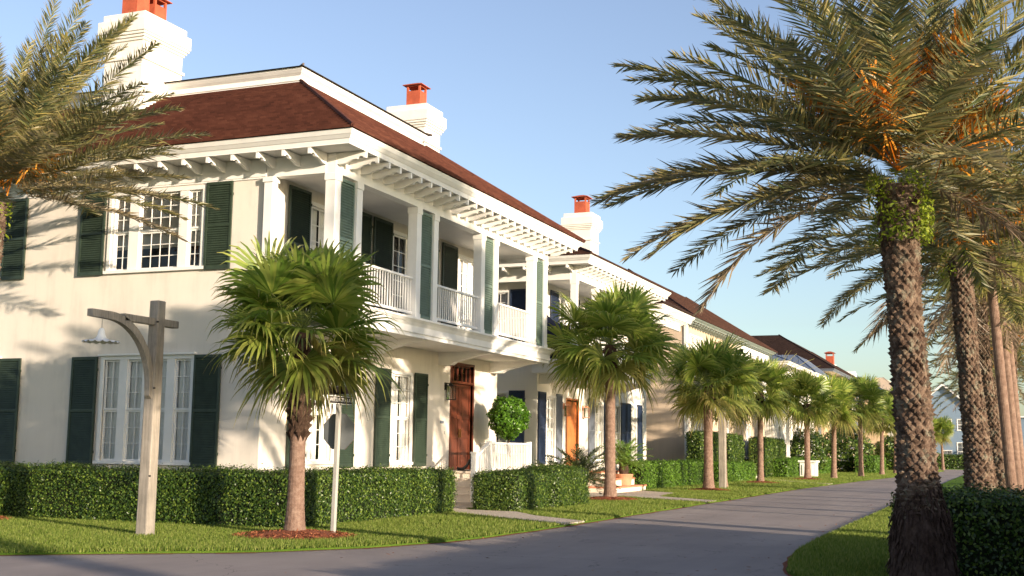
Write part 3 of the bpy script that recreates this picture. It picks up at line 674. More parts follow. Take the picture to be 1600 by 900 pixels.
railing(HA, (-13.39, 31.25), (-13.39, 34.18), .95, 1.76, M['white'], bot=.03, name='landing_railing', th=.014, pitch=.125)
railing(HA, (-13.39, 30.27), (-13.39, 31.12), .25, 1.38, M['white'], bot=.02, name='stair_railing', top_slope=.37, th=.014, pitch=.125)
railing(HA, (-15, 34.25), (-13.45, 34.25), .95, 1.76, M['white'], bot=.03, name='landing_railing', th=.014, pitch=.125)
mt = thing('boot_scraper', (-14.25, 31.4, .95), 'small dark curved boot scraper standing on the top step by the red door', 'boot scraper')
b = MB(); pts = [(-.2 + .4 * t, 0, .02 + .22 * abs(t * 2 - .5) ** 2.2 * .5) for t in [i / 12 for i in range(13)]]
b.tube([(p[0] - 14.25, 31.4, p[2] + .95 + .03) for p in pts], [.045] * 13, 8); b.build('scraper_bar', M['black'], mt)
b = MB(); b.box(-14.4, -14.1, 31.3, 31.5, .952, .975); b.build('scraper_base', M['black'], mt)

# ================================================================== HOUSE B (white house with navy shutters)
HB = thing('white_house', (-15.4, 40, 0), 'white two storey house with navy shutters, orange door and upstairs porch, second from the corner', 'house', 'houses along the street')
xb, yb, xpb, ypb = -15.4, 40.1, -13.75, 39.55
FBV = fr((xb, 0.), (0., 1.), (1., 0.)); FBF = fr((0., yb), (1., 0.), (0., -1.))
hv = [(41.0, 41.9, 1.15, 3.45), (43.25, 44.55, .95, 3.45), (46.7, 47.6, 1.15, 3.45), (49.1, 50.0, 1.15, 3.45), (51.6, 52.5, 1.15, 3.45), (42.2, 43.6, 4.8, 7.2), (46.2, 47.6, 4.8, 7.2)]
hf = [(-17.45, -16.55, 1.5, 3.55), (-17.45, -16.55, 5.1, 7.2), (-20.6, -19.6, 5.1, 7.2)]
b = MB(); wall_sheet(b, FBV, yb, 54.2, 0, 8.0, hv); wall_sheet(b, FBF, -30., xb, 0, 8.0, hf); b.quad((-30, 54.2, 0), (xb, 54.2, 0), (xb, 54.2, 8), (-30, 54.2, 8)); b.quad((-30, yb, 0), (-30, 54.2, 0), (-30, 54.2, 8), (-30, yb, 8))
b.build('wall', M['stucco_white'], HB, recalc=False)
b = MB(); b.box(-29.7, xb - .7, yb + .7, 54, .1, 7.8); b.build('interior', M['dark'], HB)
for i, h in enumerate(hv):
    if i == 1: door(HB, FBV, *h, M['doororange'], leaves_=1, rows=(.5, .2, .3))
    elif i < 5: window(HB, FBV, *h, cols=2, rows=(3, 3), casing=.08)
    else: window(HB, FBV, *h, sashes=2, cols=2, rows=(6, 0), mull=.05, sill=False)
for h in hf: window(HB, FBF, *h, cols=3, rows=(3, 3), casing=.08)
for u0, u1, m_ in ((40.15, 40.85, 'navy'), (42.0, 42.6, 'slate'), (45.75, 46.45, 'slate'), (47.75, 48.4, 'navy'), (48.5, 49.0, 'navy'), (50.1, 50.8, 'navy'), (50.95, 51.5, 'navy'), (52.62, 53.3, 'navy')): shutter(HB, FBV, u0, u1, 1.05, 3.62, M[m_])
for u0, u1 in ((41.3, 42.1), (43.7, 44.5), (45.3, 46.1), (47.7, 48.5)): shutter(HB, FBV, u0, u1, 4.85, 7.4, M['navy'])
for u0, u1, z0, z1 in ((-18.15, -17.55, 1.45, 3.65), (-16.45, -15.85, 1.45, 3.65), (-18.2, -17.55, 5.05, 7.3), (-16.45, -15.8, 5.05, 7.3)): shutter(HB, FBF, u0, u1, z0, z1, M['navy'])
lantern(HB, FBV, 42.9, 3.1, M['terracotta'], 1.3); lantern(HB, FBV, 45.1, 3.1, M['terracotta'], 1.3)
b = MB(); b.box(xb, xpb, ypb, 49.0, 4.25, 4.70); b.box(xb, xpb + .1, ypb - .1, 49.1, 4.62, 4.72); b.build('porch_floor', M['white'], HB)
for y in (ypb + .12, 42.0, 44.3, 46.6, 48.85): post(HB, xpb - .12, y, 4.72, 7.5, .11)
post(HB, xb + .1, ypb + .12, 4.72, 7.5, .1)
for a, c in zip((ypb + .2, 42.1, 44.4, 46.7), (41.9, 44.2, 46.5, 48.8)): railing(HB, (xpb - .12, a), (xpb - .12, c), 4.72, 5.72, M['white'])
for y in (40.3, 43.0, 46., 48.7):
    b = MB(); b.prism([(xb, y, 4.25), (xpb - .1, y, 4.25), (xpb - .1, y, 4.19), (-14.3, y, 4.15), (-15.1, y, 3.9), (xb, y, 3.9)], (0, .22, 0)); b.build('porch_bracket', M['white'], HB)
b = MB(); b.box(xpb - .22, xpb, ypb, 49.0, 7.5, 7.97); b.box(-22, xpb - .22, ypb - .02, ypb + .2, 7.5, 7.97); b.build('porch_beam', M['white'], HB)
b = MB(); b.quad((xb - .0, ypb + .2, 7.62), (xpb - .2, ypb + .2, 7.62), (xpb - .2, 49., 7.62), (xb, 49., 7.62)); b.quad((-22, ypb + .2, 7.6), (xb, ypb + .2, 7.6), (xb, yb, 7.6), (-22, yb, 7.6)); b.build('porch_ceiling', M['soffit'], HB, recalc=False)
RB = [-31., -12.98, 38.78, 49.6]
cornice(HB, RB, 7.95, 8.24, M['white'], .8)
for i in range(20):
    if 39.6 + i * .5 < 49.3: rafter(HB, (xpb, 39.6 + i * .5, 7.965), 0, .62, .22)
for i in range(8): rafter(HB, (-13.9 - i * .8, ypb - .02, 7.965), -pi / 2, .60, .22)
hip_roof(HB, [RB[0], RB[1] + .04, RB[2] - .04, RB[3] + .04], 8.25, [-27., -17.4, 43.3, 45.3], 10.3, M['roofbrown'])
RB2 = [-31., -13.25, 49.2, 55.0]
b = MB(); b.box(-13.95, -13.8, 49.2, 54.3, 7.05, 7.5); b.build('wing_beam', M['white'], HB)
cornice(HB, RB2, 7.48, 7.75, M['white'], .8)
for i in range(11): rafter(HB, (-13.82, 49.4 + i * .5, 7.495), 0, .5, .2)
hip_roof(HB, [RB2[0], RB2[1] + .03, RB2[2] - .03, RB2[3] + .03], 7.76, [-27., -16.1, 51.8, 52.4], 9.3, M['roofdark'], name='wing_roof')
chimney(HB, -17.8, -16.6, 49.6, 50.7, 8.2, 11.95, [(-17.2, 50.15, .27, .85)])
# navy canvas privacy panel at the porch end, with a swept top
b = MB(); pr = [(xb - .0, 4.75), (xpb - .24, 4.75), (xpb - .24, 5.9)]
for i in range(9):
    t = i / 8; x = (xpb - .24) + (xb - xpb + .24) * t; pr.append((x - .0, 5.9 + 1.1 * t ** 2.4))
pr.append((xb, 7.0))
b.prism([(x, 39.72, z) for x, z in pr], (0, .04, 0)); b.build('canvas_screen', M['canvas'], HB)
# broad front steps of house B
for i, (z0_, z1_, xo) in enumerate(((0, .27, 1.5), (.27, .54, 1.15), (.54, .80, .8))):
    b = MB(); b.box(xb, xb + xo + .75, 42.2 + .2 * i, 46.2 - .35 * i, z0_, z1_ - .06); s = b.build('step', M['riser'], HB)
    b = MB(); b.box(xb, xb + xo + .78, 42.17 + .2 * i, 46.23 - .35 * i, z1_ - .06, z1_); b.build('tread', M['brickstep'], s)

# ================================================================== plain far houses from one builder
def far_house(name, label, x0, x1, y0, y1, zeave, over, roofm, wallm, ridge, ztop, vwin=(), fwin=(), fas=.22, shut=None, voids=(), porch=None, metal=False, rafters=0, trim=None, cat='house', group='houses along the street', simplewin=True):
    H = thing(name, (x1, y0, 0), label, cat, group); trim = trim or M['white']
    FVh = fr((x1, 0.), (0., 1.), (1., 0.)); FFh = fr((0., y0), (1., 0.), (0., -1.))
    b = MB(); wall_sheet(b, FVh, y0, y1, 0, zeave, list(vwin) + list(voids)); wall_sheet(b, FFh, x0, x1, 0, zeave, list(fwin))
    b.quad((x0, y1, 0), (x1, y1, 0), (x1, y1, zeave), (x0, y1, zeave)); b.quad((x0, y0, 0), (x0, y1, 0), (x0, y1, zeave), (x0, y0, zeave)); b.build('wall', wallm, H, recalc=False)
    b = MB(); b.box(x0 + .3, x1 - .7, y0 + .7, y1 - .3, .1, zeave - .2); b.build('interior', M['dark'], H)
    for h in vwin: window(H, FVh, *h, cols=2, rows=(3, 3), casing=.1); 
    for h in fwin: window(H, FFh, *h, cols=2, rows=(3, 3), casing=.1)
    if shut:
        for h in vwin:
            shutter(H, FVh, h[0] - .62, h[0] - .1, h[2], h[3], shut, pitch=.1); shutter(H, FVh, h[1] + .1, h[1] + .62, h[2], h[3], shut, pitch=.1)
    R = [x0 - over, x1 + over, y0 - over, y1 + over]
    cornice(H, R, zeave - .02, zeave + fas, trim, over)
    if rafters:
        n = int((y1 - y0 + over) / rafters)
        for i in range(n): rafter(H, (x1, y0 - over * .5 + i * rafters, zeave), 0, over - .2, .18, 'trimgrey')
    rx0, rx1, ry0, ry1 = ridge
    hip_roof(H, [R[0], R[1] + .04, R[2] - .04, R[3] + .04], zeave + fas + .01, [rx0, rx1, ry0, ry1], ztop, roofm, metal=metal, step=.2)
    if porch:     # second-floor loggia on posts: (y0, y1, x_out)
        py0, py1, px, ztop_ = porch
        b = MB(); b.box(x1, px, py0, py1, 4.3, 4.7); b.box(px - .2, px, py0, py1, ztop_ - .4, ztop_); b.box(x1, px - .2, py0, py0 + .2, ztop_ - .4, ztop_); b.build('porch_floor', trim, H)
        n = max(2, int((py1 - py0) / 2.6) + 1)
        for i in range(n): post(H, px - .12, py0 + .12 + (py1 - py0 - .24) * i / (n - 1), 4.7, ztop_ - .4, .11, trim)
        for i in range(n): post(H, px - .12, py0 + .12 + (py1 - py0 - .24) * i / (n - 1), 0., 4.3, .11, trim)
        railing(H, (px - .12, py0 + .2), (px - .12, py1 - .2), 4.7, 5.65, trim, pitch=.2)
        b = MB(); b.quad((x1, py0, ztop_ - .3), (px, py0, ztop_ - .3), (px, py1, ztop_ - .3), (x1, py1, ztop_ - .3)); b.build('porch_ceiling', M['soffit'], H, recalc=False)
    return H
M['trimgrey'] = mat('sage_grey_trim', (.22, .26, .24), .5, .08, 3)
HC = far_house('beige_house', 'beige two storey house with brown shingle roof and grey green eaves, third from the corner', -30, -15, 60.0, 81.5, 8.1, .75, M['roofbrown'], M['stucco_beige'],
               (-26, -19.2, 64., 77.), 11.55, fas=.14, vwin=[(60.9, 61.9, 1.4, 3.3), (62.3, 63.3, 1.4, 3.3), (61.0, 61.9, 5.4, 7.5), (62.2, 63.5, 5.4, 7.5), (64.2, 65.2, 5.4, 7.5), (68.6, 70, 1., 3.3), (73.2, 74.4, 5.6, 7.3), (75.6, 76.8, 5.6, 7.3), (78.2, 79.4, 5.6, 7.3), (75.2, 76.4, 1.2, 3.2)], fwin=[], trim=M['trimgrey'], rafters=.6, voids=[(66.9, 72.1, 4.6, 7.7)])
b = MB()
for y in (72.3, 74.75, 77.2, 79.7): b.box(-15, -14.6, y, y + .5, 4.4, 7.7)
b.box(-15, -14.6, 72.3, 81.4, 7.4, 7.95); b.box(-15, -14.6, 72.8, 81.4, 4.4, 5.45); b.build('bay_pilasters', M['white'], HC)
b = MB(); b.box(-15.05, -14.9, 59.95, 60.25, 0, 8.05); b.build('corner_trim', M['white'], HC)
b = MB(); b.box(-15.66, -15.6, 66.8, 72.2, 4.5, 7.8); b.build('recessed_loggia', M['stucco_tan'], HC)
b = MB()
for i in range(3): b.box(-15, -14.0 + .35 - .35 * i, 69.0, 71.6, .2 * i, .2 * (i + 1))
b.build('steps', M['riser'], HC)
HD = far_house('white_metal_roofed_house', 'white house with blue grey metal roof and twin projecting eaves', -30, -15, 85.0, 104.5, 7.6, 1.3, M['roofmetal'], M['stucco_white'],
               (-24, -18.5, 88, 101), 9.7, vwin=[(86.5, 87.6, 1.3, 3.4), (89, 90.1, 1.3, 3.4), (86.3, 87.4, 5.2, 7.1), (88.3, 89.4, 5.2, 7.1), (95, 96.2, 5.2, 7.1), (98, 99.2, 5.2, 7.1), (95, 96.2, 1.3, 3.4)], porch=(86., 91.8, -14.1, 7.3), metal=True)
R2 = [-20, -13.5, 95.2, 104.2]
b = MB(); b.box(-15, -14.3, 96.0, 103.6, 7.1, 7.5); b.box(-15, -14.3, 96, 103.6, 4.3, 4.7); b.build('porch_beam', M['white'], HD)
cornice(HD, R2, 7.5, 7.75, M['white'], .9); hip_roof(HD, R2, 7.76, [-18.4, -15.4, 97.5, 103], 9.3, M['roofmetal'], name='porch_roof', metal=True)
for y in (96.2, 99.8, 103.4): post(HD, -14.45, y, 0.05, 7.1, .12)
HE = far_house('tan_house', 'tan house under a big steep near black hipped roof with blue grey porch posts', -30, -14.5, 106.5, 133., 8.5, 1.1, M['roofdark'], M['stucco_tan'],
               (-24, -19., 111., 131.), 12.2, vwin=[(109.4, 110.6, 5.4, 7.3), (112.5, 113.7, 5.4, 7.3), (116, 117.2, 5.4, 7.3), (109.4, 110.6, 1.3, 3.4), (114.5, 115.7, 1.3, 3.4), (121, 122.2, 5.4, 7.3), (126, 127.2, 5.4, 7.3)], porch=(112, 131., -13.7, 8.2), trim=M['slate'])
chimney(HE, -17.8, -16.7, 131.6, 132.8, 9, 10.9, [(-17.25, 132.2, .40, 1.35)])
HF = far_house('small_tan_house', 'low tan house with pale hipped roof at the far end of the left row', -26, -12.8, 137., 154., 7.9, 1.0, M['roofmetal'], M['stucco_tan'],
               (-21, -15.2, 141, 150), 10.1, vwin=[(139, 140.4, 5, 6.8), (143, 144.4, 5, 6.8), (148, 149.4, 5, 6.8), (141, 142.4, 1.2, 3.3), (147, 148.4, 1.2, 3.3)], metal=True, porch=(138, 152, -11.8, 7.1))
chimney(HF, -17.4, -16.0, 143., 144.2, 8.5, 10.9, [])
HG = far_house('grey_roofed_cottage', 'white cottage with grey hip roof beside the big palm trunk at the street end', -24, -8.9, 158, 176, 4.9, .8, M['roofdark'], M['stucco_white'],
               (-20, -13, 162, 172), 8.2, vwin=[(160, 161.2, 1.4, 3.4)], fwin=[(-12, -10.8, 1.4, 3.2), (-16, -14.8, 1.4, 3.2)])
# blue-grey gabled building closing the street
HX = thing('gabled_building', (-4, 150, 0), 'tall pale blue grey gabled building closing the end of the street', 'house', 'houses along the street')
FX = fr((0., 148.), (1., 0.), (0., -1.)); hx = [(-6.42, -5.88, 4.35, 5.55), (-5.22, -4.68, 4.35, 5.55), (-5.3, -4.3, .9, 2.9), (-6.9, -5.95, .9, 2.0), (-1.5, -.6, .9, 3.0), (-3.4, -2.8, .9, 2.9)]
b = MB(); wall_sheet(b, FX, -11, 3.5, 0, 5.8, hx); b.quad((-11, 148, 5.8), (-2.45, 148, 5.8), (-6.7, 148, 9.4))
b.quad((3.5, 148, 0), (3.5, 162, 0), (3.5, 162, 5.8), (3.5, 148, 5.8)); b.quad((-11, 148, 0), (-11, 162, 0), (-11, 162, 5.8), (-11, 148, 5.8)); b.build('wall', M['stucco_blue'], HX, recalc=False)
b = MB(); b.box(-10.7, 3.2, 148.7, 161, .1, 5.7); b.build('interior', M['dark'], HX)
for h in hx: window(HX, FX, *h, cols=2, rows=(2, 2), casing=.07)
b = MB(); b.prism([(-11.5, 147.5, 5.4), (-6.7, 147.5, 9.42), (-2.0, 147.5, 5.5), (-2.0, 147.5, 5.75), (-6.7, 147.5, 9.68), (-11.5, 147.5, 5.65)], (0, 15, 0)); b.box(-2.6, 3.9, 147.6, 162.3, 5.8, 5.95); b.build('roof', M['white'], HX)
b = MB(); b.prism([(-6.7, 147.52, 9.69), (-2.0, 147.52, 5.76), (-2.0, 147.52, 5.85), (-6.7, 147.52, 9.78)], (0, 14.9, 0)); b.prism([(-11.5, 147.52, 5.66), (-6.7, 147.52, 9.69), (-6.7, 147.52, 9.78), (-11.5, 147.52, 5.75)], (0, 14.9, 0)); b.build('roof_covering', M['roofmetal'], HX)
far_house('pink_roofed_house', 'far house whose pale roof peak rises beyond the last eaves', -22, -12, 180, 196, 8, .8, M['stucco_beige'], M['stucco_beige'], (-17.5, -16.5, 184, 192), 12.6)

# ================================================================== hedges
def hedge(name, label, boxes, dens=1500, size=.032, m='hedge', group=None, rough=.035, cat='hedge', round_=.12):
    x0 = min(b_[0] for b_ in boxes); y0 = min(b_[2] for b_ in boxes)
    H = thing(name, ((boxes[0][0] + boxes[0][1]) / 2, (boxes[0][2] + boxes[0][3]) / 2, 0), label, cat, group)
    off = np.array(rootloc(H)); cb = MB(); C_, N_ = [], []
    for (a, c, d, e, zt) in boxes:
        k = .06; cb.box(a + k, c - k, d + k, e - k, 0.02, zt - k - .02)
        W, D, Z = c - a, e - d, zt
        for (area, gen, nrm) in ((W * Z, lambda n: (rng.uniform(a, c, n), np.full(n, d), rng.uniform(.02, zt, n)), (0, -1, 0)),
                                 (W * Z, lambda n: (rng.uniform(a, c, n), np.full(n, e), rng.uniform(.02, zt, n)), (0, 1, 0)),
                                 (D * Z, lambda n: (np.full(n, c), rng.uniform(d, e, n), rng.uniform(.02, zt, n)), (1, 0, 0)),
                                 (D * Z, lambda n: (np.full(n, a), rng.uniform(d, e, n), rng.uniform(.02, zt, n)), (-1, 0, 0)),
                                 (W * D, lambda n: (rng.uniform(a, c, n), rng.uniform(d, e, n), np.full(n, zt)), (0, 0, 1))):
            n = int(area * dens); P_ = np.stack(gen(n), 1); Nn = np.tile(np.array(nrm, float), (n, 1))
            # rounding of the box edges
            q = np.array([min(max(0, 1), 1)]); ctr = np.array([(a + c) / 2, (d + e) / 2, zt / 2]); half = np.array([W / 2, D / 2, zt / 2])
            rel = P_ - ctr; inner = np.clip(rel, -(half - round_), (half - round_)); inner[:, 2] = np.maximum(rel[:, 2] * 0 + np.minimum(rel[:, 2], half[2] - round_), -half[2])
            dlt = rel - inner; L = np.linalg.norm(dlt, axis=1) + 1e-9
            P_ = ctr + inner + dlt / L[:, None] * np.minimum(L, round_)[:, None]; Nn = Nn * .5 + dlt / L[:, None]
            lump = .05 * np.sin(P_[:, 0] * 2.3 + P_[:, 1] * 1.7) * np.sin(P_[:, 2] * 3.1 + P_[:, 1] * 2.2 + P_[:, 0])
            P_ += Nn * (rng.normal(0, rough, n) - rough * .6 + lump * .6)[:, None]
            C_.append(P_); N_.append(Nn)
    C_ = np.concatenate(C_) - off; N_ = np.concatenate(N_)
    V, Fq = leaves(C_, N_, size, .55, .9)
    cb.build('twiggy_core', M['core'], H); npmesh('foliage', V, Fq, M[m], H); return H
hedge('hedge', 'long clipped dark green hedge wrapping the corner of the cream house', [(-30, -12.45, 19.6, 20.7, 1.07), (-13.55, -12.45, 20.7, 26.95, 1.05)], 2900, .0245)
hedge('hedge', 'short rounded hedge right of the steps to the red brown door', [(-12.62, -11.3, 28.25, 33.2, 1.0), (-12.4, -11.15, 30.5, 33.4, 1.1)], 2900, .024, round_=.25)
hedge('hedge', 'low green hedge right of the brick steps before the beige house', [(-14.2, -13.3, 46.4, 58.5, 1.1)], 1000, .035, 'hedgebright')
hedge('hedge', 'low hedge piece beside the beige house steps and second post', [(-14.0, -13.1, 59.5, 68.5, 1.0)], 700, .045, 'hedgebright')
hedge('tall_hedge', 'tall block clipped hedge left of the beige house steps', [(-14.4, -13.6, 57.6, 62.3, 2.5)], 700, .045, group=None)
hedge('tall_hedge', 'tall block clipped hedge just before the beige house steps behind the wooden post', [(-14.4, -13.6, 64.0, 67.6, 2.5)], 700, .045)
hedge('tall_hedge', 'tall block clipped hedge right of the beige house steps', [(-14.4, -13.5, 73.0, 80.5, 2.4)], 600, .05)
hedge('hedge', 'long low bright green hedge in front of the metal roofed house', [(-13.8, -12.6, 76.0, 97., 1.15)], 450, .055, 'hedgebright')
hedge('hedge', 'small bright green round hedge near the last palms of the row', [(-11.2, -9.6, 99., 107, 1.3)], 400, .06, 'hedgebright')
hedge('hedge', 'far dark hedge across the end of the street', [(-14, 8., 141., 142.2, 1.5)], 150, .09)
hedge('hedge', 'dark shaded clipped hedge at the lower right behind the big palm trunk', [(-1.38, 7.5, 16.3, 18.2, 1.07)], 1700, .028)

hedge('hedge', 'taller dark hedge added out of view right of the big palm to shade the road', [(1.3, 2.3, 9.2, 21.5, 1.75)], 500, .05)  # unseen hedge, added to throw shade over the near road
# shrubs: loose clumps
def shrub(name, label, c, r, h, n, size, m='hedge', cat='shrub'):
    H = thing(name, (c[0], c[1], 0), label, cat); P_ = rng.normal(size=(n, 3)); P_ /= np.linalg.norm(P_, axis=1)[:, None]
    k = 1 + .18 * np.sin(P_[:, 0] * 5 + c[1]) * np.cos(P_[:, 1] * 4 + P_[:, 2] * 5); rr = k * rng.uniform(.75, 1.02, n)
    C_ = P_ * rr[:, None] * np.array([r, r, h / 2]) + np.array([0, 0, h / 2])
    C_[:, 2] = np.abs(C_[:, 2]) + .02; V, Fq = leaves(C_, P_, size, .5, 1.0); npmesh('foliage', V, Fq, M[m], H)
    b = MB(); b.tube([(c[0], c[1], 0), (c[0], c[1], h * .6)], [.05, .02], 6); b.build('stem', M['boots'], H); return H
shrub('shrub', 'dark rounded bush at the foot of the metal roofed house behind the sixth palm', (-13.2, 88), 1.4, 3.2, 5000, .10)
shrub('shrub', 'big leafy bush beside the tan house between the far palms', (-12.3, 103.5), 1.9, 3.8, 5000, .13)
shrub('shrub', 'dark leafy shrub at the foot of the far blue gabled building', (-2.7, 146.5), .9, 2.4, 900, .12)
shrub('shrub', 'low round shrub left of the far gabled building door', (-7.4, 146.5), .9, 1.7, 900, .12)
shrub('shrub', 'loose shrub near the last palm of the left row', (-9.9, 117), 1.6, 3.2, 3500, .14)

# ================================================================== palms
def frond_arrays(L, e0, droop, nst, ll, wid, az=0, spacing=.036, start=.14, vee=.30, dry=0., rnd=.12, tipdroop=.07, a0=66, a1=36):
    """rachis points + leaflets of a pinnate frond leaving the origin"""
    n = 15; ds = L / (n - 1); p = np.zeros((n, 3)); el = e0; azv = az; side_sw = rng.uniform(-.25, .25)
    T = []
    for i in range(n):
        d = np.array([cos(el) * cos(azv), cos(el) * sin(azv), sin(el)]); T.append(d)
        if i < n - 1: p[i + 1] = p[i] + d * ds
        el -= droop / (n - 1) * (0.4 + 1.2 * i / n); azv += side_sw / n
    T = np.array(T); S = np.stack([-np.sin(np.full(n, az)), np.cos(np.full(n, az)), np.zeros(n)], 1); U = np.cross(T, S); U /= np.linalg.norm(U, axis=1)[:, None]; U *= np.sign(U[:, 2:3] + 1e-6)
    m = int((L * (1 - start)) / spacing); t = np.linspace(start, .995, m); x = t * (n - 1); i0 = np.minimum(x.astype(int), n - 2); f = (x - i0)[:, None]
    P_ = p[i0] * (1 - f) + p[i0 + 1] * f; TT = T[i0]; SS = S[i0]; UU = U[i0]
    prof = np.clip(np.minimum((t - start) / .18 + .45, 1.0), 0, 1) * (1 - .62 * np.clip((t - .6) / .4, 0, 1) ** 2)
    Vs, At = [], []
    for sg in (-1, 1):
        ang = np.radians(a0 + (a1 - a0) * t + rng.normal(0, 7, m)); ve = vee + rng.normal(0, .24, m)
        D = TT * np.cos(ang)[:, None] + (SS * sg * np.cos(ve)[:, None] + UU * np.sin(ve)[:, None]) * np.sin(ang)[:, None]
        D /= np.linalg.norm(D, axis=1)[:, None]
        ln = (ll * prof * rng.uniform(1 - rnd, 1 + rnd, m))[:, None]; W_ = np.cross(D, UU + .8 * rng.normal(size=(m, 3))); W_ /= np.linalg.norm(W_, axis=1)[:, None]; W_ *= wid
        g = np.array([0, 0, -1.]) * tipdroop * rng.uniform(.4, 1.6, (m, 1))
        A = P_; B = P_ + D * ln * .45 + g * ln * .25; E_ = P_ + D * ln + g * ln
        V = np.stack([A - W_ * .5, A + W_ * .5, B - W_, B + W_, E_ - W_ * .08, E_ + W_ * .08], 1); Vs.append(V.reshape(-1, 3))
        dd = np.clip(dry + rng.normal(0, .12, m), 0, 1); At.append(np.stack([dd, dd, dd, dd, np.clip(dd + .35, 0, 1), np.clip(dd + .35, 0, 1)], 1).ravel())
    V = np.concatenate(Vs); k = len(V) // 6; base = np.arange(k)[:, None] * 6
    F_ = np.concatenate([base + np.array([0, 1, 3, 2]), base + np.array([2, 3, 5, 4])])
    return V, F_, np.concatenate(At), p
def date_crown(root, zc, R, nf=60, seed=1, cx=0, cy=0, spacing=.0235, width=.0125, ll=.43, orange=7, dead=6, fronds=None, span=102, dmul=1.):
    global rng
    keep = rng; rng = np.random.default_rng(seed); random.seed(seed)
    Vs, Fs, As, off = [], [], [], 0; rb = MB()
    specs = []
    for i in range(nf):
        t = (i + .5) / nf; az = i * 2.39996 + rng.uniform(-.2, .2); e = radians(86 - span * t ** .95 + rng.uniform(-7, 7)); L = R * rng.uniform(.85, 1.08) * (.8 + .25 * min(1, t * 2)); dp = radians(rng.uniform(22, 42) + 6 * (t > .6)) * dmul
        specs.append((L, e, dp, az, .05 + .45 * max(0, t - .6) * 2 * rng.uniform(.2, 1)))
    for i in range(dead): specs.append((R * rng.uniform(.5, .8), radians(rng.uniform(-50, -18)), radians(40), rng.uniform(0, 6.28), .95))
    if fronds: specs += [(f[0], radians(f[1]), radians(f[2]), radians(f[3]), f[4]) for f in fronds]
    for (L, e, dp, az, dr) in specs:
        V, F_, A, p = frond_arrays(L, e, dp, 15, ll, width, az, spacing, dry=dr, tipdroop=.1 + .35 * (dr > .8), rnd=.15 + .3 * (dr > .8))
        base = np.array([cx + .16 * cos(az), cy + .16 * sin(az), zc + .12 * sin(e) + .1]); V = V + base; p = p + base
        Vs.append(V); Fs.append(F_ + off); As.append(A); off += len(V)
        rb.tube([tuple(q) for q in p[::2]], list(np.linspace(.032, .006, len(p[::2]))), 5)
    npmesh('crown', np.concatenate(Vs), np.concatenate(Fs), M['date'], root, np.concatenate(As))
    rb_o = rb.build('frond_stems', M['rachis'], root, recalc=False)
    # orange flower stalks
    Vs, n_ = [], 0
    for i in range(orange):
        az = i * 2 * pi / orange + rng.uniform(-.3, .3); e = radians(rng.uniform(25, 75)); L = R * rng.uniform(.25, .48); d = np.array([cos(e) * cos(az), cos(e) * sin(az), sin(e)]); st = np.array([cx, cy, zc + .15]); en = st + d * L
        m = 170; s = rng.uniform(.0, 1, m)[:, None]; P_ = st + d * L * (.55 + .45 * s); D = d * .55 + rng.normal(size=(m, 3)) * .42; D[:, 2] -= .12; D /= np.linalg.norm(D, axis=1)[:, None]; ln = R * rng.uniform(.08, .17, (m, 1))
        W_ = np.cross(D, rng.normal(size=(m, 3))); W_ /= np.linalg.norm(W_, axis=1)[:, None]; W_ *= .007 * R / 3.6 + .002
        Q = P_ + D * ln; Q[:, 2] -= .04 * R / 3.6; Vs.append(np.stack([P_ - W_, P_ + W_, Q + W_ * 1.4, Q - W_ * 1.4], 1).reshape(-1, 3))
        a = np.cross(d, [0, 0, 1]); a /= np.linalg.norm(a) + 1e-6; a *= .009; Vs.append(np.array([st - a, st + a, en + a, en - a])); b_ = np.cross(d, a); Vs.append(np.array([st - b_, st + b_, en + b_, en - b_]))
    V = np.concatenate(Vs); npmesh('flower_stalks', V, np.arange(len(V)).reshape(-1, 4), M['orange'], root)
    rng = keep
def scaly_trunk(root, pts, rads, h0=0., row=.085, per=12, m=None, depth=.038, name='trunk'):
    """trunk clad in a spiral of old leaf bases; pts: axis points, rads: radii"""
    b = MB(); P_ = [Vector(p) for p in pts]; L = [0]
    for p, q in zip(P_[:-1], P_[1:]): L.append(L[-1] + (q - p).length)
    def at(s):
        for i in range(len(L) - 1):
            if s <= L[i + 1] or i == len(L) - 2:
                t = (s - L[i]) / (L[i + 1] - L[i]); return P_[i].lerp(P_[i + 1], t), rads[i] + (rads[i + 1] - rads[i]) * t
    b.tube([tuple(p) for p in P_], rads, 16)
    n = int(L[-1] / row)
    for j in range(n):
        s = j * row
        for k in range(per):
            a = 2 * pi * (k + .5 * (j % 2)) / per + j * .03 + random.uniform(-.3, .3) * pi / per; c, r = at(s); c2, r2 = at(min(L[-1], s + row * 1.5)); wd = pi / per * 1.08
            dp = depth * random.choice((.25, .6, .8, 1., 1.1, 1.5)) * random.uniform(.7, 1.2); tw = random.uniform(-.3, .3) * wd; sk_ = random.uniform(.75, 1.25)
            def pt(cc, rr, aa, dz=0): return (cc.x + rr * cos(aa), cc.y + rr * sin(aa), cc.z + dz)
            dn = pt(c, r * .97, a, -row * 1.02); lf = pt(c, r * .98, a - wd * sk_, row * random.uniform(-.15, .2)); rt = pt(c, r * .98, a + wd * sk_, row * random.uniform(-.15, .2)); tp = pt(c, r * .97, a + tw, row * 1.0)
            m1 = pt(c, r + dp * .75, a - wd * .42 + tw, row * .30); m2 = pt(c, r + dp * .75, a + wd * .42 + tw, row * .30); pk = pt(c, r + dp, a + tw, row * random.uniform(.15, .4)); ch = pt(c, r + dp * .35, a, -row * .45)
            i = len(b.v); b.v += [dn, lf, rt, tp, m1, m2, pk, ch]
            b.f += [(i, i + 2, i + 7), (i, i + 7, i + 1), (i + 7, i + 2, i + 5, i + 6), (i + 7, i + 6, i + 4, i + 1), (i + 1, i + 4, i + 3), (i + 2, i + 3, i + 5), (i + 4, i + 6, i + 5, i + 3)]
    return b.build(name, m or M['datetrunk'], root, recalc=False)
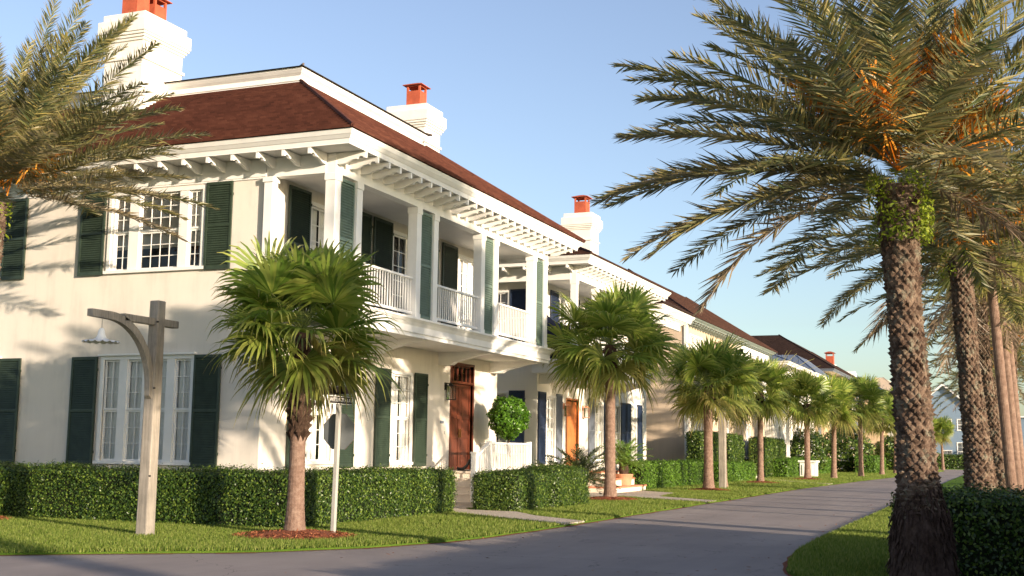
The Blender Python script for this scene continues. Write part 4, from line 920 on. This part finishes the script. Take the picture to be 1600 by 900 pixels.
def fern_patch(root, c, r, z0, z1, n=420, size=.05):
    a = rng.uniform(0, 2 * pi, n); z = rng.uniform(z0, z1, n); rr = r * rng.uniform(.9, 1.35, n)
    keepm = (np.sin(a * 2 + 1.1) * np.sin(z * 6 + a) + rng.normal(0, .5, n)) > -.2
    a, z, rr = a[keepm], z[keepm], rr[keepm]; N_ = np.stack([np.cos(a), np.sin(a), np.full(len(a), .3)], 1)
    C_ = np.stack([c[0] + rr * np.cos(a), c[1] + rr * np.sin(a), z], 1); V, Fq = leaves(C_, N_, size, .38, .9); npmesh('fern', V, Fq, M['fern'], root)

# the hero date palm at the right
D1 = thing('date_palm', (-.95, 15., 0), 'nearest tall date palm with shaggy dark base and ferns at its neck, right foreground', 'palm tree', 'date palms on the right side')
scaly_trunk(D1, [(-.97, 15, .75), (-1.0, 15, 1.8), (-1.08, 15, 3.4), (-1.12, 15, 4.45), (-1.10, 15, 4.8)], [.25, .20, .185, .215, .25], row=.052, per=14)
b = MB(); prof = [(.36, 0), (.37, .2), (.33, .5), (.32, .75), (.26, .95), (.2, 1.02)]; b.lathe(prof, (-.96, 15, 0), 28, .16)
for i in range(1000):
    a = random.uniform(0, 2 * pi); z = random.uniform(0, 1.0) if i < 800 else random.uniform(.8, 1.35); r = .35 - .06 * z - max(0, z - .8) * .2 + random.uniform(-.02, .04); x, y = -.96 + r * cos(a), 15 + r * sin(a); a2 = a + random.uniform(-.12, .12); r2 = r + random.uniform(.0, .06)
    b.tube([(x, y, z), (-.96 + r2 * cos(a2), 15 + r2 * sin(a2), max(.0, z - random.uniform(.05, .16)))], [.014, .006], 4)
b.build('root_mat', M['roots'], D1, recalc=False)
D1c = [(3.55, 8, 34, 186, .2), (3.35, 4, 26, 196, .35), (3.4, 22, 30, 176, .1), (3.6, 38, 40, 182, .05), (3.3, -6, 30, 190, .45), (3.4, 58, 40, 190, .05), (3.3, 15, 30, 205, .3), (3.4, 30, 36, 168, .1), (3.0, -20, 45, 215, .7)]
DL = []
date_root_copy = None
def centered(root, x, y):      # crown built about the trunk head in root space
    r = root.location; return x - r[0], y - r[1]
cx_, cy_ = centered(D1, -1.10, 15.)
date_crown(D1, 4.85, 3.3, nf=70, seed=3, cx=cx_, cy=cy_, orange=11, dead=1, fronds=D1c, span=94, dmul=.9)
fern_patch(D1, (cx_, cy_), .29, 4.1, 4.95, 2200, .032)
# second date palm
D2 = thing('date_palm', (-.45, 24., 0), 'second date palm from the right foreground, its trunk rising behind the shaded hedge', 'palm tree', 'date palms on the right side')
scaly_trunk(D2, [(-.42, 24, 0), (-.50, 24, 1.4), (-.62, 24, 3.4), (-.70, 24, 5.3)], [.36, .24, .175, .20], row=.062, per=14)
cx_, cy_ = centered(D2, -.70, 24.)
date_crown(D2, 5.35, 3.6, nf=70, seed=11, cx=cx_, cy=cy_, orange=10, dead=3, span=96)
fern_patch(D2, (cx_, cy_), .29, 4.9, 5.4, 200, .045)
# further date palms of the row: a lighter pattern, copied
D3 = thing('date_palm', (-.15, 33., 0), 'third date palm on the right, leaning scaly trunk just right of the second', 'palm tree', 'date palms on the right side')
scaly_trunk(D3, [(.05, 33, 0), (-.2, 33, 1.5), (-.45, 33, 3.8), (-.52, 33, 5.6)], [.30, .16, .125, .15], row=.075, per=10)
cx_, cy_ = centered(D3, -.52, 33.)
date_crown(D3, 5.7, 3.5, nf=50, seed=21, cx=cx_, cy=cy_, orange=8, dead=5, spacing=.055, width=.019)
for (x, y, s, rz, lab) in ((.12, 42.5, 1.05, 1.9, 'fourth date palm on the right, scaly trunk seen between the second and third trunks'), (-.4, 54, 1.0, 3.6, 'fifth date palm on the right, far crown glimpsed through nearer fronds'),
                           (-.2, 66, 1.0, .7, 'sixth date palm of the right row, small in the distance'), (-1.2, 80, .95, 5., 'seventh date palm of the right row, its small crown left of the others'), (1.0, 50, 1.15, 2.6, 'date palm at the right frame edge behind the smooth pale trunks')):
    c = copy_tree(D3); c.location = (x, y, 0); c.scale = (s, s, s); c.rotation_euler = (0, 0, rz); c['label'] = lab
# date palm at the left frame edge
D9 = thing('date_palm', (-18.6, 18.9, 0), 'date palm at the left edge, fronds and orange stalks before the red roof', 'palm tree')
scaly_trunk(D9, [(-19.6, 18.7, 0), (-19.45, 18.7, 3), (-19.2, 18.6, 6.5)], [.36, .22, .25], row=.06, per=13)
cx_, cy_ = centered(D9, -19.2, 18.6)
D9c = [(5.0, 36, 22, -4, .1), (4.9, 28, 32, -12, .1), (4.6, 22, 26, 8, .2), (4.6, 12, 24, -2, .25), (4.5, 6, 18, 6, .3), (4.4, 0, 18, -8, .45), (4.5, 66, 16, -6, .05), (4.7, 48, 18, -10, .05), (4.4, 58, 18, 10, .05), (4.2, -6, 26, 14, .6), (4.4, 76, 14, 0, .05), (4.0, 18, 40, -30, .3), (4.0, 42, 30, 25, .1)]
date_crown(D9, 6.6, 4.1, nf=64, seed=31, cx=cx_, cy=cy_, orange=9, dead=0, fronds=D9c, span=80, dmul=.75)
fern_patch(D9, (cx_, cy_), .29, 5.7, 6.5, 300, .05)

# slim smooth-trunked palms on the right
def fan_leaf(org, d, up, petL, L, nseg, dry, Vs, Fs, As, off, wid=.026, droop=.3, fold=.25):
    d = d / np.linalg.norm(d); side = np.cross(d, up); side /= np.linalg.norm(side) + 1e-9; nr = np.cross(side, d)
    hub = org + d * petL + np.array([0, 0, -1.]) * petL * .12
    phi = np.radians(np.linspace(-128, 128, nseg) + rng.normal(0, 1.5, nseg)); ln = L * (1 - .28 * (np.abs(phi) / 2.3) ** 1.6) * rng.uniform(.9, 1.08, nseg)
    D = d * np.cos(phi)[:, None] + side * np.sin(phi)[:, None] + nr * (fold * np.abs(np.sin(phi)))[:, None]; D /= np.linalg.norm(D, axis=1)[:, None]
    alt = np.where(np.arange(nseg) % 2 == 0, 1, -1)[:, None] * .25
    T = np.cross(D, nr + alt * side); T /= np.linalg.norm(T, axis=1)[:, None]; l = ln[:, None]; g = np.array([0, 0, -1.])
    dr = droop * rng.uniform(.5, 1.5, (nseg, 1))
    p = [(0.02, .004, 0), (.42, wid, .02), (.68, wid * .75, .22), (.88, wid * .35, .65), (1.0, .003, 1.15)]
    ring = []
    for r, w_, q in p:
        C_ = hub + D * l * r * (1 - .12 * q * dr) + g * l * q * dr
        ring.append(C_ - T * w_); ring.append(C_ + T * w_)
    V = np.stack(ring, 1); m = len(p) * 2; base = np.arange(nseg)[:, None] * m
    F_ = np.concatenate([base + np.array([2 * k, 2 * k + 1, 2 * k + 3, 2 * k + 2]) for k in range(len(p) - 1)])
    a = np.clip(dry + rng.normal(0, .06, nseg), 0, 1)[:, None] + np.array([0, 0, 0, 0, .02, .02, .22, .22, .6, .6])
    Vs.append(V.reshape(-1, 3)); Fs.append(F_ + off); As.append(np.clip(a, 0, 1).ravel()); return off + nseg * m, hub
def fan_palm(loc, label, H, seed, R=1.0, nl=44, group='fan palms lining the left side', boots=True, tr=.2, name='fan_palm', L=.95, zboot=.56):
    global rng
    keep = rng; rng = np.random.default_rng(seed); random.seed(seed)
    t = thing(name, loc, label, 'palm tree', group)
    x, y = loc[0], loc[1]
    b = MB(); n = 46; zt = H * zboot if boots else H
    prof = []
    for i in range(n + 1):
        s = i / n; z = zt * s; r = tr * (1 + .55 * math.exp(-z / .28) - .12 * s) * (1 + (.02 if i % 2 else -.012)); prof.append((r, z))
    b.lathe(prof, (x, y, 0), 18, .03); b.build('trunk', M['smoothtrunk'], t, smooth=False)
    if boots:
        scaly_trunk(t, [(x, y, zt - .05), (x, y, zt + (H - zt) * .5), (x, y, H + .05)], [tr * .92, tr * 1.15, tr * 1.0], row=.13, per=8, m=M['boots'], depth=.085, name='old_leaf_bases')
        sb = MB()
        for i in range(12):
            a = random.uniform(0, 6.28); z = zt + random.uniform(.2, .8) * (H - zt); L_ = random.uniform(.15, .32)
            sb.tube([(x + tr * cos(a), y + tr * sin(a), z), (x + (tr + L_ * .8) * cos(a), y + (tr + L_ * .8) * sin(a), z + L_ * .7)], [.022, .014], 5)
        sb.build('leaf_stubs', M['boots'], t)
    Vs, Fs, As, off = [], [], [], 0; pb = MB()
    for i in range(nl):
        q = (i + .5) / nl; az = i * 2.39996 + rng.uniform(-.6, .6); el = radians(85 - 128 * q ** 1.05 + rng.uniform(-13, 13))
        d = np.array([cos(el) * cos(az), cos(el) * sin(az), sin(el)]); up = (np.array([0, 0, 1.]) if abs(d[2]) < .9 else np.array([-cos(az), -sin(az), .2])) + rng.normal(0, .42, 3)
        pet = R * (.66 + .30 * math.sin(pi * min(1, q * 1.15))) * rng.uniform(.72, 1.22); org = np.array([0, 0, H + .15 * (1 - q)])
        dry = max(0, (q - .72)) * 2.0 * rng.uniform(.3, 1.2)
        off, hub = fan_leaf(org, d, up, pet, L * R * rng.uniform(.8, 1.18), 36, dry, Vs, Fs, As, off, wid=.034 * R, droop=.14 + .20 * q)
        pb.tube([tuple(org + np.array([x, y, 0]) * 1), tuple((org + hub) / 2 + np.array([x, y, .05])), tuple(hub + np.array([x, y, 0]))], [.022, .016, .011], 5)
    npmesh('crown', np.concatenate(Vs), np.concatenate(Fs), M['fan'], t, np.concatenate(As)); pb.build('leaf_stems', M['petiole'], t, recalc=False)
    rng = keep; return t
P1 = fan_palm((-11.5, 18.3, 0), 'nearest fan palm, full green crown before the cream house corner beside the stop sign', 3.55, 41, R=1.08, nl=48, tr=.15, zboot=.52)
P1.rotation_euler = (0, 0, 2.1)
P2 = fan_palm((-11.62, 36.75, 0), 'second fan palm from the corner, slender ringed trunk before the orange door', 4.85, 43, R=1.3, nl=44, tr=.17, zboot=.84)
P3 = fan_palm((-11.1, 48.1, 0), 'third fan palm from the corner beside the pale wooden post', 4.2, 47, R=1.3, nl=40, tr=.19, zboot=.8)
far = [(-11.55, 61.5, .98, 1.1, P2, 'fourth fan palm from the corner, before the beige house steps'), (-11.55, 52.9, 1.0, 2.2, P3, 'fan palm crown crowded between the third and fourth palms'),
       (-10.8, 72.0, 1.08, 3.3, P3, 'fifth fan palm from the corner, before the metal roofed house'), (-9.9, 76.5, 1.02, 4.4, P3, 'sixth fan palm from the corner, left of the white utility box gap'),
       (-9.1, 84, 1.0, .6, P2, 'seventh fan palm from the corner in the left row'), (-8.6, 93, .98, 1.9, P3, 'eighth fan palm from the corner in the left row'),
       (-8.2, 100, 1.0, 5.1, P2, 'ninth fan palm of the left row, next to the big date palm trunk'), (-7.6, 108, 1.0, 2.9, P3, 'last fan palm of the left row, beside the big trunk'),
       (-7.3, 131.5, .86, 4.0, P3, 'left of the two tiny fan palms at the street end'), (-6.2, 132.5, .84, .3, P3, 'right of the two tiny fan palms at the street end')]
for (x, y, s, rz, src, lab) in far:
    c = copy_tree(src); c.location = (x, y, 0); c.scale = (s * (.82 if src is P3 else .92), s * (.82 if src is P3 else .92), s * (1 + .05 * sin(rz * 5))); c.rotation_euler = (.035 * sin(rz * 7), .035 * cos(rz * 9), rz); c['label'] = lab
for (x, y, H_, r, sd, lab) in ((.10, 30., 6.6, .12, 51, 'slim smooth pale palm trunk right of the leaning scaly trunks'), (.27, 36., 6.3, .13, 53, 'slim smooth palm trunk, second from the right frame edge'), (.42, 39.5, 6.8, .13, 57, 'slim smooth palm trunk cut by the right frame edge')):
    fan_palm((x, y, 0), lab, H_, sd, R=1.1, nl=34, tr=r, name='smooth_trunk_palm', group='slim smooth palms at the right', zboot=.9).rotation_euler = (0, -.055, 0)

# mulch rings under the palms
def mulch(x, y, r, lab):
    t = thing('mulch_ring', (x, y, 0), lab, 'mulch', 'mulch rings under palms'); b = MB(); n = 40
    ring = [(x + r * (1 + .14 * sin(3 * a + x) + random.uniform(-.06, .06)) * cos(a), y + r * (1 + .14 * sin(3 * a + x) + random.uniform(-.06, .06)) * sin(a)) for a in [2 * pi * i / n for i in range(n)]]
    i0 = len(b.v); b.v += [(px, py, .04) for px, py in ring] + [((px + x) / 2, (py + y) / 2, .12) for px, py in ring] + [(x, y, .17)]
    for i in range(n): b.f += [(i, (i + 1) % n, n + (i + 1) % n, n + i), (n + i, n + (i + 1) % n, 2 * n)]
    b.build('mound', M['mulch'], t, recalc=False)
    m = int(1500 * r * r) + 60; a = rng.uniform(0, 2 * pi, m); rr = r * 1.08 * np.sqrt(rng.uniform(0, 1, m)); C_ = np.stack([rr * np.cos(a), rr * np.sin(a), .065 + .10 * (1 - rr / r / 1.1)], 1)
    V, Fq = leaves(C_, np.tile([0, 0, 1.], (m, 1)), .035, .25, .7); npmesh('bark_chips', V, Fq, M['mulchbits'], t)
for x, y, r, lab in ((-11.5, 18.3, 1.0, 'red bark mulch ring under the nearest fan palm'), (-11.62, 36.75, .9, 'red bark mulch ring under the second fan palm'), (-11.1, 48.1, .8, 'red bark mulch ring under the third fan palm'),
                     (-11.55, 61.5, .9, 'red bark mulch ring under the fourth fan palm'), (-10.8, 72., .8, 'red bark mulch ring under the fifth fan palm'), (-19.4, 18.6, .85, 'red bark mulch ring at the left edge of the lawn')): mulch(x, y, r, lab)

# ================================================================== small things
# topiary in its planter on the landing
T1 = thing('topiary_tree', (-13.85, 33.68, .95), 'round bright green clipped topiary ball on the landing beside the red brown door', 'topiary')
b = MB(); b.lathe([(.20, .95), (.26, 1.35), (.29, 1.37), (.29, 1.43), (.25, 1.43), (.24, 1.38)], (-13.85, 33.68, 0), 20); b.build('planter', M['terracotta'], T1)
b = MB(); b.tube([(-13.85, 33.68, 1.38), (-13.83, 33.7, 1.8), (-13.85, 33.68, 2.3)], [.035, .03, .03], 8); b.build('stem', M['boots'], T1)
n = 5200; P_ = rng.normal(size=(n, 3)); P_ /= np.linalg.norm(P_, axis=1)[:, None]; rr = .60 * (1 + .09 * np.sin(P_[:, 0] * 7 + 1) * np.sin(P_[:, 1] * 6) + .05 * np.sin(P_[:, 2] * 11)) * rng.uniform(.84, 1.04, n)
V, Fq = leaves(P_ * rr[:, None] * np.array([1, 1, 1.05]) + np.array([0, 0, 1.58]), P_, .042, .5, .9); npmesh('foliage', V, Fq, M['topiary'], T1)
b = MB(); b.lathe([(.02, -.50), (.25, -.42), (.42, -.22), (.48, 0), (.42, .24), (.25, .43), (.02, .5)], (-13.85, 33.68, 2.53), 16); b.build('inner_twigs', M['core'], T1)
# cycads
def cycad(loc, label, R, n, m, seed, trunk=.15, cap=(78, -12)):
    global rng
    keep = rng; rng = np.random.default_rng(seed); t = thing('cycad', loc, label, 'cycad'); Vs, Fs, As, off = [], [], [], 0
    for i in range(n):
        q = (i + .5) / n; az = i * 2.39996; e = radians(cap[0] + (cap[1] - cap[0]) * q)
        V, F_, A, p = frond_arrays(R * rng.uniform(.85, 1.1), e, radians(50), 15, R * .17, .010, az, .026, start=.12, vee=.45, dry=.05, tipdroop=.05, a0=70, a1=40)
        V = V + np.array([0, 0, trunk]); Vs.append(V); Fs.append(F_ + off); As.append(A); off += len(V)
    npmesh('fronds', np.concatenate(Vs), np.concatenate(Fs), M[m], t, np.concatenate(As))
    b = MB(); b.lathe([(.16, 0), (.2, trunk * .5), (.15, trunk + .05), (.05, trunk + .12)], loc, 14, .1); b.build('trunk', M['boots'], t); rng = keep; return t
cycad((-12.9, 37.6, .05), 'dark green arching cycad left of the brick steps', 1.35, 44, 'cycad', 61, .55)
cycad((-13.5, 44.4, .66), 'bright green upright cycad in the terracotta planter', 1.15, 46, 'cycadgreen', 63, .35, (84, 5))
cycad((-13.6, 37.0, .05), 'smaller dark cycad against the white house wall by the tall navy shutter', 1.0, 30, 'cycad', 67, .5)
pl = thing('terracotta_planter', (-13.5, 44.4, .27), 'pinkish terracotta tub planter at the end of the brick steps', 'planter')
b = MB(); b.lathe([(.27, .0), (.31, .25), (.34, .36), (.36, .37), (.36, .43), (.32, .43), (.31, .38)], (-13.5, 44.4, .27), 24); b.build('tub', M['terracotta'], pl)
b = MB(); b.lathe([(.31, .37), (.31, .385)], (-13.5, 44.4, .27), 18); b.build('soil', M['soil'], pl)

# timber lamp post with a bracket and fluted lamp
LP = thing('timber_lamp_post', (-13.72, 17.1, 0), 'weathered timber lamp post with curved brace and fluted white lamp on the corner lawn', 'lamp post')
b = MB(); s0, s1 = .118, .10
b.hexa([(-13.72 - s0, 17.1 - s0, 0), (-13.72 + s0, 17.1 - s0, 0), (-13.72 + s0, 17.1 + s0, 0), (-13.72 - s0, 17.1 + s0, 0), (-13.70 - s1, 17.1 - s1, 4.08), (-13.70 + s1, 17.1 - s1, 4.08), (-13.70 + s1, 17.1 + s1, 4.08), (-13.70 - s1, 17.1 + s1, 4.08)])
b.build('post', M['post'], LP, bevel=.022)
b = MB(); b.box(-13.755, -13.645, 16.2, 16.99, 3.64, 3.765); b.box(-13.77, -13.63, 17.21, 17.62, 3.64, 3.77); b.build('cross_arm', M['post'], LP, bevel=.012)
b = MB(); up, lo = [(15.42, 3.76)], [(15.42, 3.64)]
for i in range(17):
    a = i / 16 * pi / 2
    y = 15.85 + 1.10 * sin(a); z = 3.63 - 1.08 * (1 - cos(a)); lo.append((y - .03 * sin(a), z)); up.append((y + .085 * sin(a) * (1 - .3 * sin(a)) + .015, z + .11 * cos(a) + .02))
lo.append((16.93, 2.42)); up.append((16.99, 2.36))
pr = [(-13.755, y, z) for y, z in up] + [(-13.755, y, z) for y, z in lo[::-1]]
b.prism(pr, (.11, 0, 0)); b.build('curved_brace', M['post'], LP)
b = MB()
for z in (1.05, 2.55, 3.7):
    b.tube([(-13.72 + .1, 17.0, z), (-13.72 + .13, 17.0, z)], .016, 8)
b.build('bolt', M['black'], LP)
b = MB(); b.tube([(-13.7, 15.72, 3.62), (-13.7, 15.72, 3.44)], .008, 6); b.build('lamp_rod', M['galv'], LP)
b = MB(); nn = 48
prof = [(.02, 3.47), (.045, 3.44), (.06, 3.36), (.085, 3.30), (.13, 3.27), (.30, 3.235)]; i0 = 0
for j, (r, z) in enumerate(prof):
    for k in range(nn):
        a = 2 * pi * k / nn; f = max(0, (j - 2) / 3); rr = r * (1 + .02 * f * cos(16 * a)); b.v.append((-13.7 + rr * cos(a), 15.72 + rr * sin(a), z + .016 * f * cos(16 * a)))
for j in range(len(prof) - 1):
    for k in range(nn): b.f.append((j * nn + k, j * nn + (k + 1) % nn, (j + 1) * nn + (k + 1) % nn, (j + 1) * nn + k))
sh = b.build('lamp_shade', M['wax'], LP, smooth=True, recalc=False)
b = MB(); b.lathe([(.01, 3.255), (.03, 3.27), (.035, 3.30), (.02, 3.34)], (-13.7, 15.72, 0), 12); b.build('bulb', M['wax'], sh)

# stop sign and street names
SP = thing('stop_sign', (-11.2, 19.1, 0), 'back of an octagonal stop sign on a pale square post with two street name plates', 'street sign')
b = MB(); b.hexa([(-11.245, 19.06, 0), (-11.165, 19.06, 0), (-11.165, 19.14, 0), (-11.245, 19.14, 0), (-11.205, 19.06, 2.33), (-11.125, 19.06, 2.33), (-11.125, 19.14, 2.33), (-11.205, 19.14, 2.33)]); b.build('post', M['galv'], SP, bevel=.01)
oc = [(-11.18 + .345 * cos(pi / 8 + k * pi / 4), 1.86 + .345 * sin(pi / 8 + k * pi / 4)) for k in range(8)]
b = MB(); b.prism([(x, 19.15, z) for x, z in oc], (0, .006, 0)); oo = b.build('octagon_plate', M['sheet'], SP)
b = MB(); b.prism([(x, 19.1565, z) for x, z in oc], (0, .002, 0)); b.build('sign_face', M['signred'], oo)
def text_mesh(txt, size, m, name, parent, M4):
    cu = bpy.data.curves.new('t', 'FONT'); cu.body = txt; cu.size = size; cu.align_x = 'CENTER'; cu.align_y = 'CENTER'; cu.extrude = .001
    to = bpy.data.objects.new('t', cu); COL.objects.link(to); bpy.context.view_layer.update()
    me = bpy.data.meshes.new_from_object(to.evaluated_get(bpy.context.evaluated_depsgraph_get())); bpy.data.objects.remove(to)
    r = rootloc(parent); me.transform(Matrix.Translation(-Vector(r)) @ M4); me.materials.clear(); me.materials.append(m); me.name = name
    o = bpy.data.objects.new(name, me); COL.objects.link(o); o.parent = parent; return o
rotX = Matrix(((0, 0, 1, 0), (1, 0, 0, 0), (0, 1, 0, 0), (0, 0, 0, 1)))       # text reading along +Y, facing +X
b = MB(); b.box(-11.155, -11.147, 18.70, 19.56, 2.345, 2.50); pA = b.build('name_plate', M['signblack'], SP)
b = MB()
for (a, c, d, e) in ((18.705, 19.555, 2.35, 2.36), (18.705, 19.555, 2.485, 2.495), (18.705, 18.718, 2.36, 2.485), (19.542, 19.555, 2.36, 2.485)): b.box(-11.1468, -11.144, a, c, d, e)
b.build('plate_border', M['white'], pA)
text_mesh('WITTINGTON AV', .098, M['white'], 'lettering', pA, Matrix.Translation((-11.143, 19.13, 2.422)) @ rotX)
b = MB(); b.box(-11.50, -10.84, 19.085, 19.093, 2.52, 2.68); pB = b.build('name_plate', M['signblack'], SP)
b = MB()
for (a, c, d, e) in ((-11.495, -10.845, 2.525, 2.533), (-11.495, -10.845, 2.667, 2.675), (-11.495, -11.484, 2.533, 2.667), (-10.856, -10.845, 2.533, 2.667)): b.box(a, c, 19.082, 19.0848, d, e)
b.build('plate_border', M['slate'], pB)
b = MB(); b.box(-11.19, -11.14, 19.07, 19.11, 2.33, 2.345); b.box(-11.17, -11.15, 19.08, 19.10, 2.50, 2.52); b.build('bracket', M['galv'], SP)
# second wooden post further on, with its own lamp hidden in the palm crown
L2 = thing('timber_lamp_post', (-11.3, 51.6, 0), 'plain pale timber post standing beside the third fan palm', 'lamp post')
b = MB(); b.box(-11.44, -11.16, 51.46, 51.74, 0, 4.1); b.build('post', M['post'], L2, bevel=.02)
b = MB(); b.box(-11.37, -11.23, 49.9, 51.45, 3.62, 3.77); b.build('cross_arm', M['post'], L2)
b = MB(); b.lathe([(.03, 3.5), (.06, 3.38), (.12, 3.3), (.3, 3.26)], (-11.3, 50.2, 0), 20, cap=False); b.build('lamp_shade', M['wax'], L2)
# white garden box / pier by the hedge
bx = thing('garden_pier', (-11.9, 86, 0), 'small white panelled pier set into the bright hedge between far palms', 'pier')
b = MB(); b.box(-12.5, -11.5, 80.0, 81.2, 0, .95); b.box(-12.6, -11.4, 79.9, 81.3, .95, 1.08); b.box(-12.35, -11.65, 79.96, 80.0, .15, .8); b.build('pier_body', M['white'], bx, bevel=.02)

# unseen trees added so their crowns shade the corner house front and porch
def added_shade_tree(x, y, zc, rx, ry, rz, seed, label, per=900):
    global rng
    keep = rng; rng = np.random.default_rng(seed); t = thing('added_shade_tree', (x, y, 0), label, 'tree', 'added trees out of view')
    b = MB(); b.tube([(x, y, 0), (x + .1, y, zc * .4), (x, y + .1, zc)], [.36, .26, .12], 10); cl = []
    for i in range(34):
        d = rng.normal(size=3); d /= np.linalg.norm(d); k = rng.uniform(.45, .95); c = np.array([x + d[0] * rx * k, y + d[1] * ry * k, zc + d[2] * rz * k]); cl.append(c)
        b.tube([(x, y, zc * rng.uniform(.62, .9)), tuple(c)], [.09, .03], 5)
    b.build('trunk', M['boots'], t, recalc=False)
    C_, N_ = [], []
    for c in cl:
        n = per; p = rng.normal(size=(n, 3)); p /= np.linalg.norm(p, axis=1)[:, None]; r = rng.uniform(.5, 1., (n, 1)) * rng.uniform(.7, 1.15); C_.append(c + p * r * np.array([1.1, 1.1, .75])); N_.append(p)
    V, Fq = leaves(np.concatenate(C_) - np.array([x, y, 0]), np.concatenate(N_), .13, .5, 1.); npmesh('crown', V, Fq, M['hedge'], t); rng = keep
added_shade_tree(23.6, 9.2, 13.4, 3.4, 3.6, 1.7, 79, 'leafy tree added out of view on the right side lawn to shade the porch', 420)  # added out of view to dapple the upstairs porch
added_shade_tree(30.2, -6.6, 11.7, 3.6, 3.4, 1.5, 71, 'broad leafy tree added out of view across the side street to shade the front wall')
added_shade_tree(36.5, -9.3, 13.1, 3.8, 3.2, 1.7, 73, 'taller leafy tree added out of view farther back to shade the front wall')
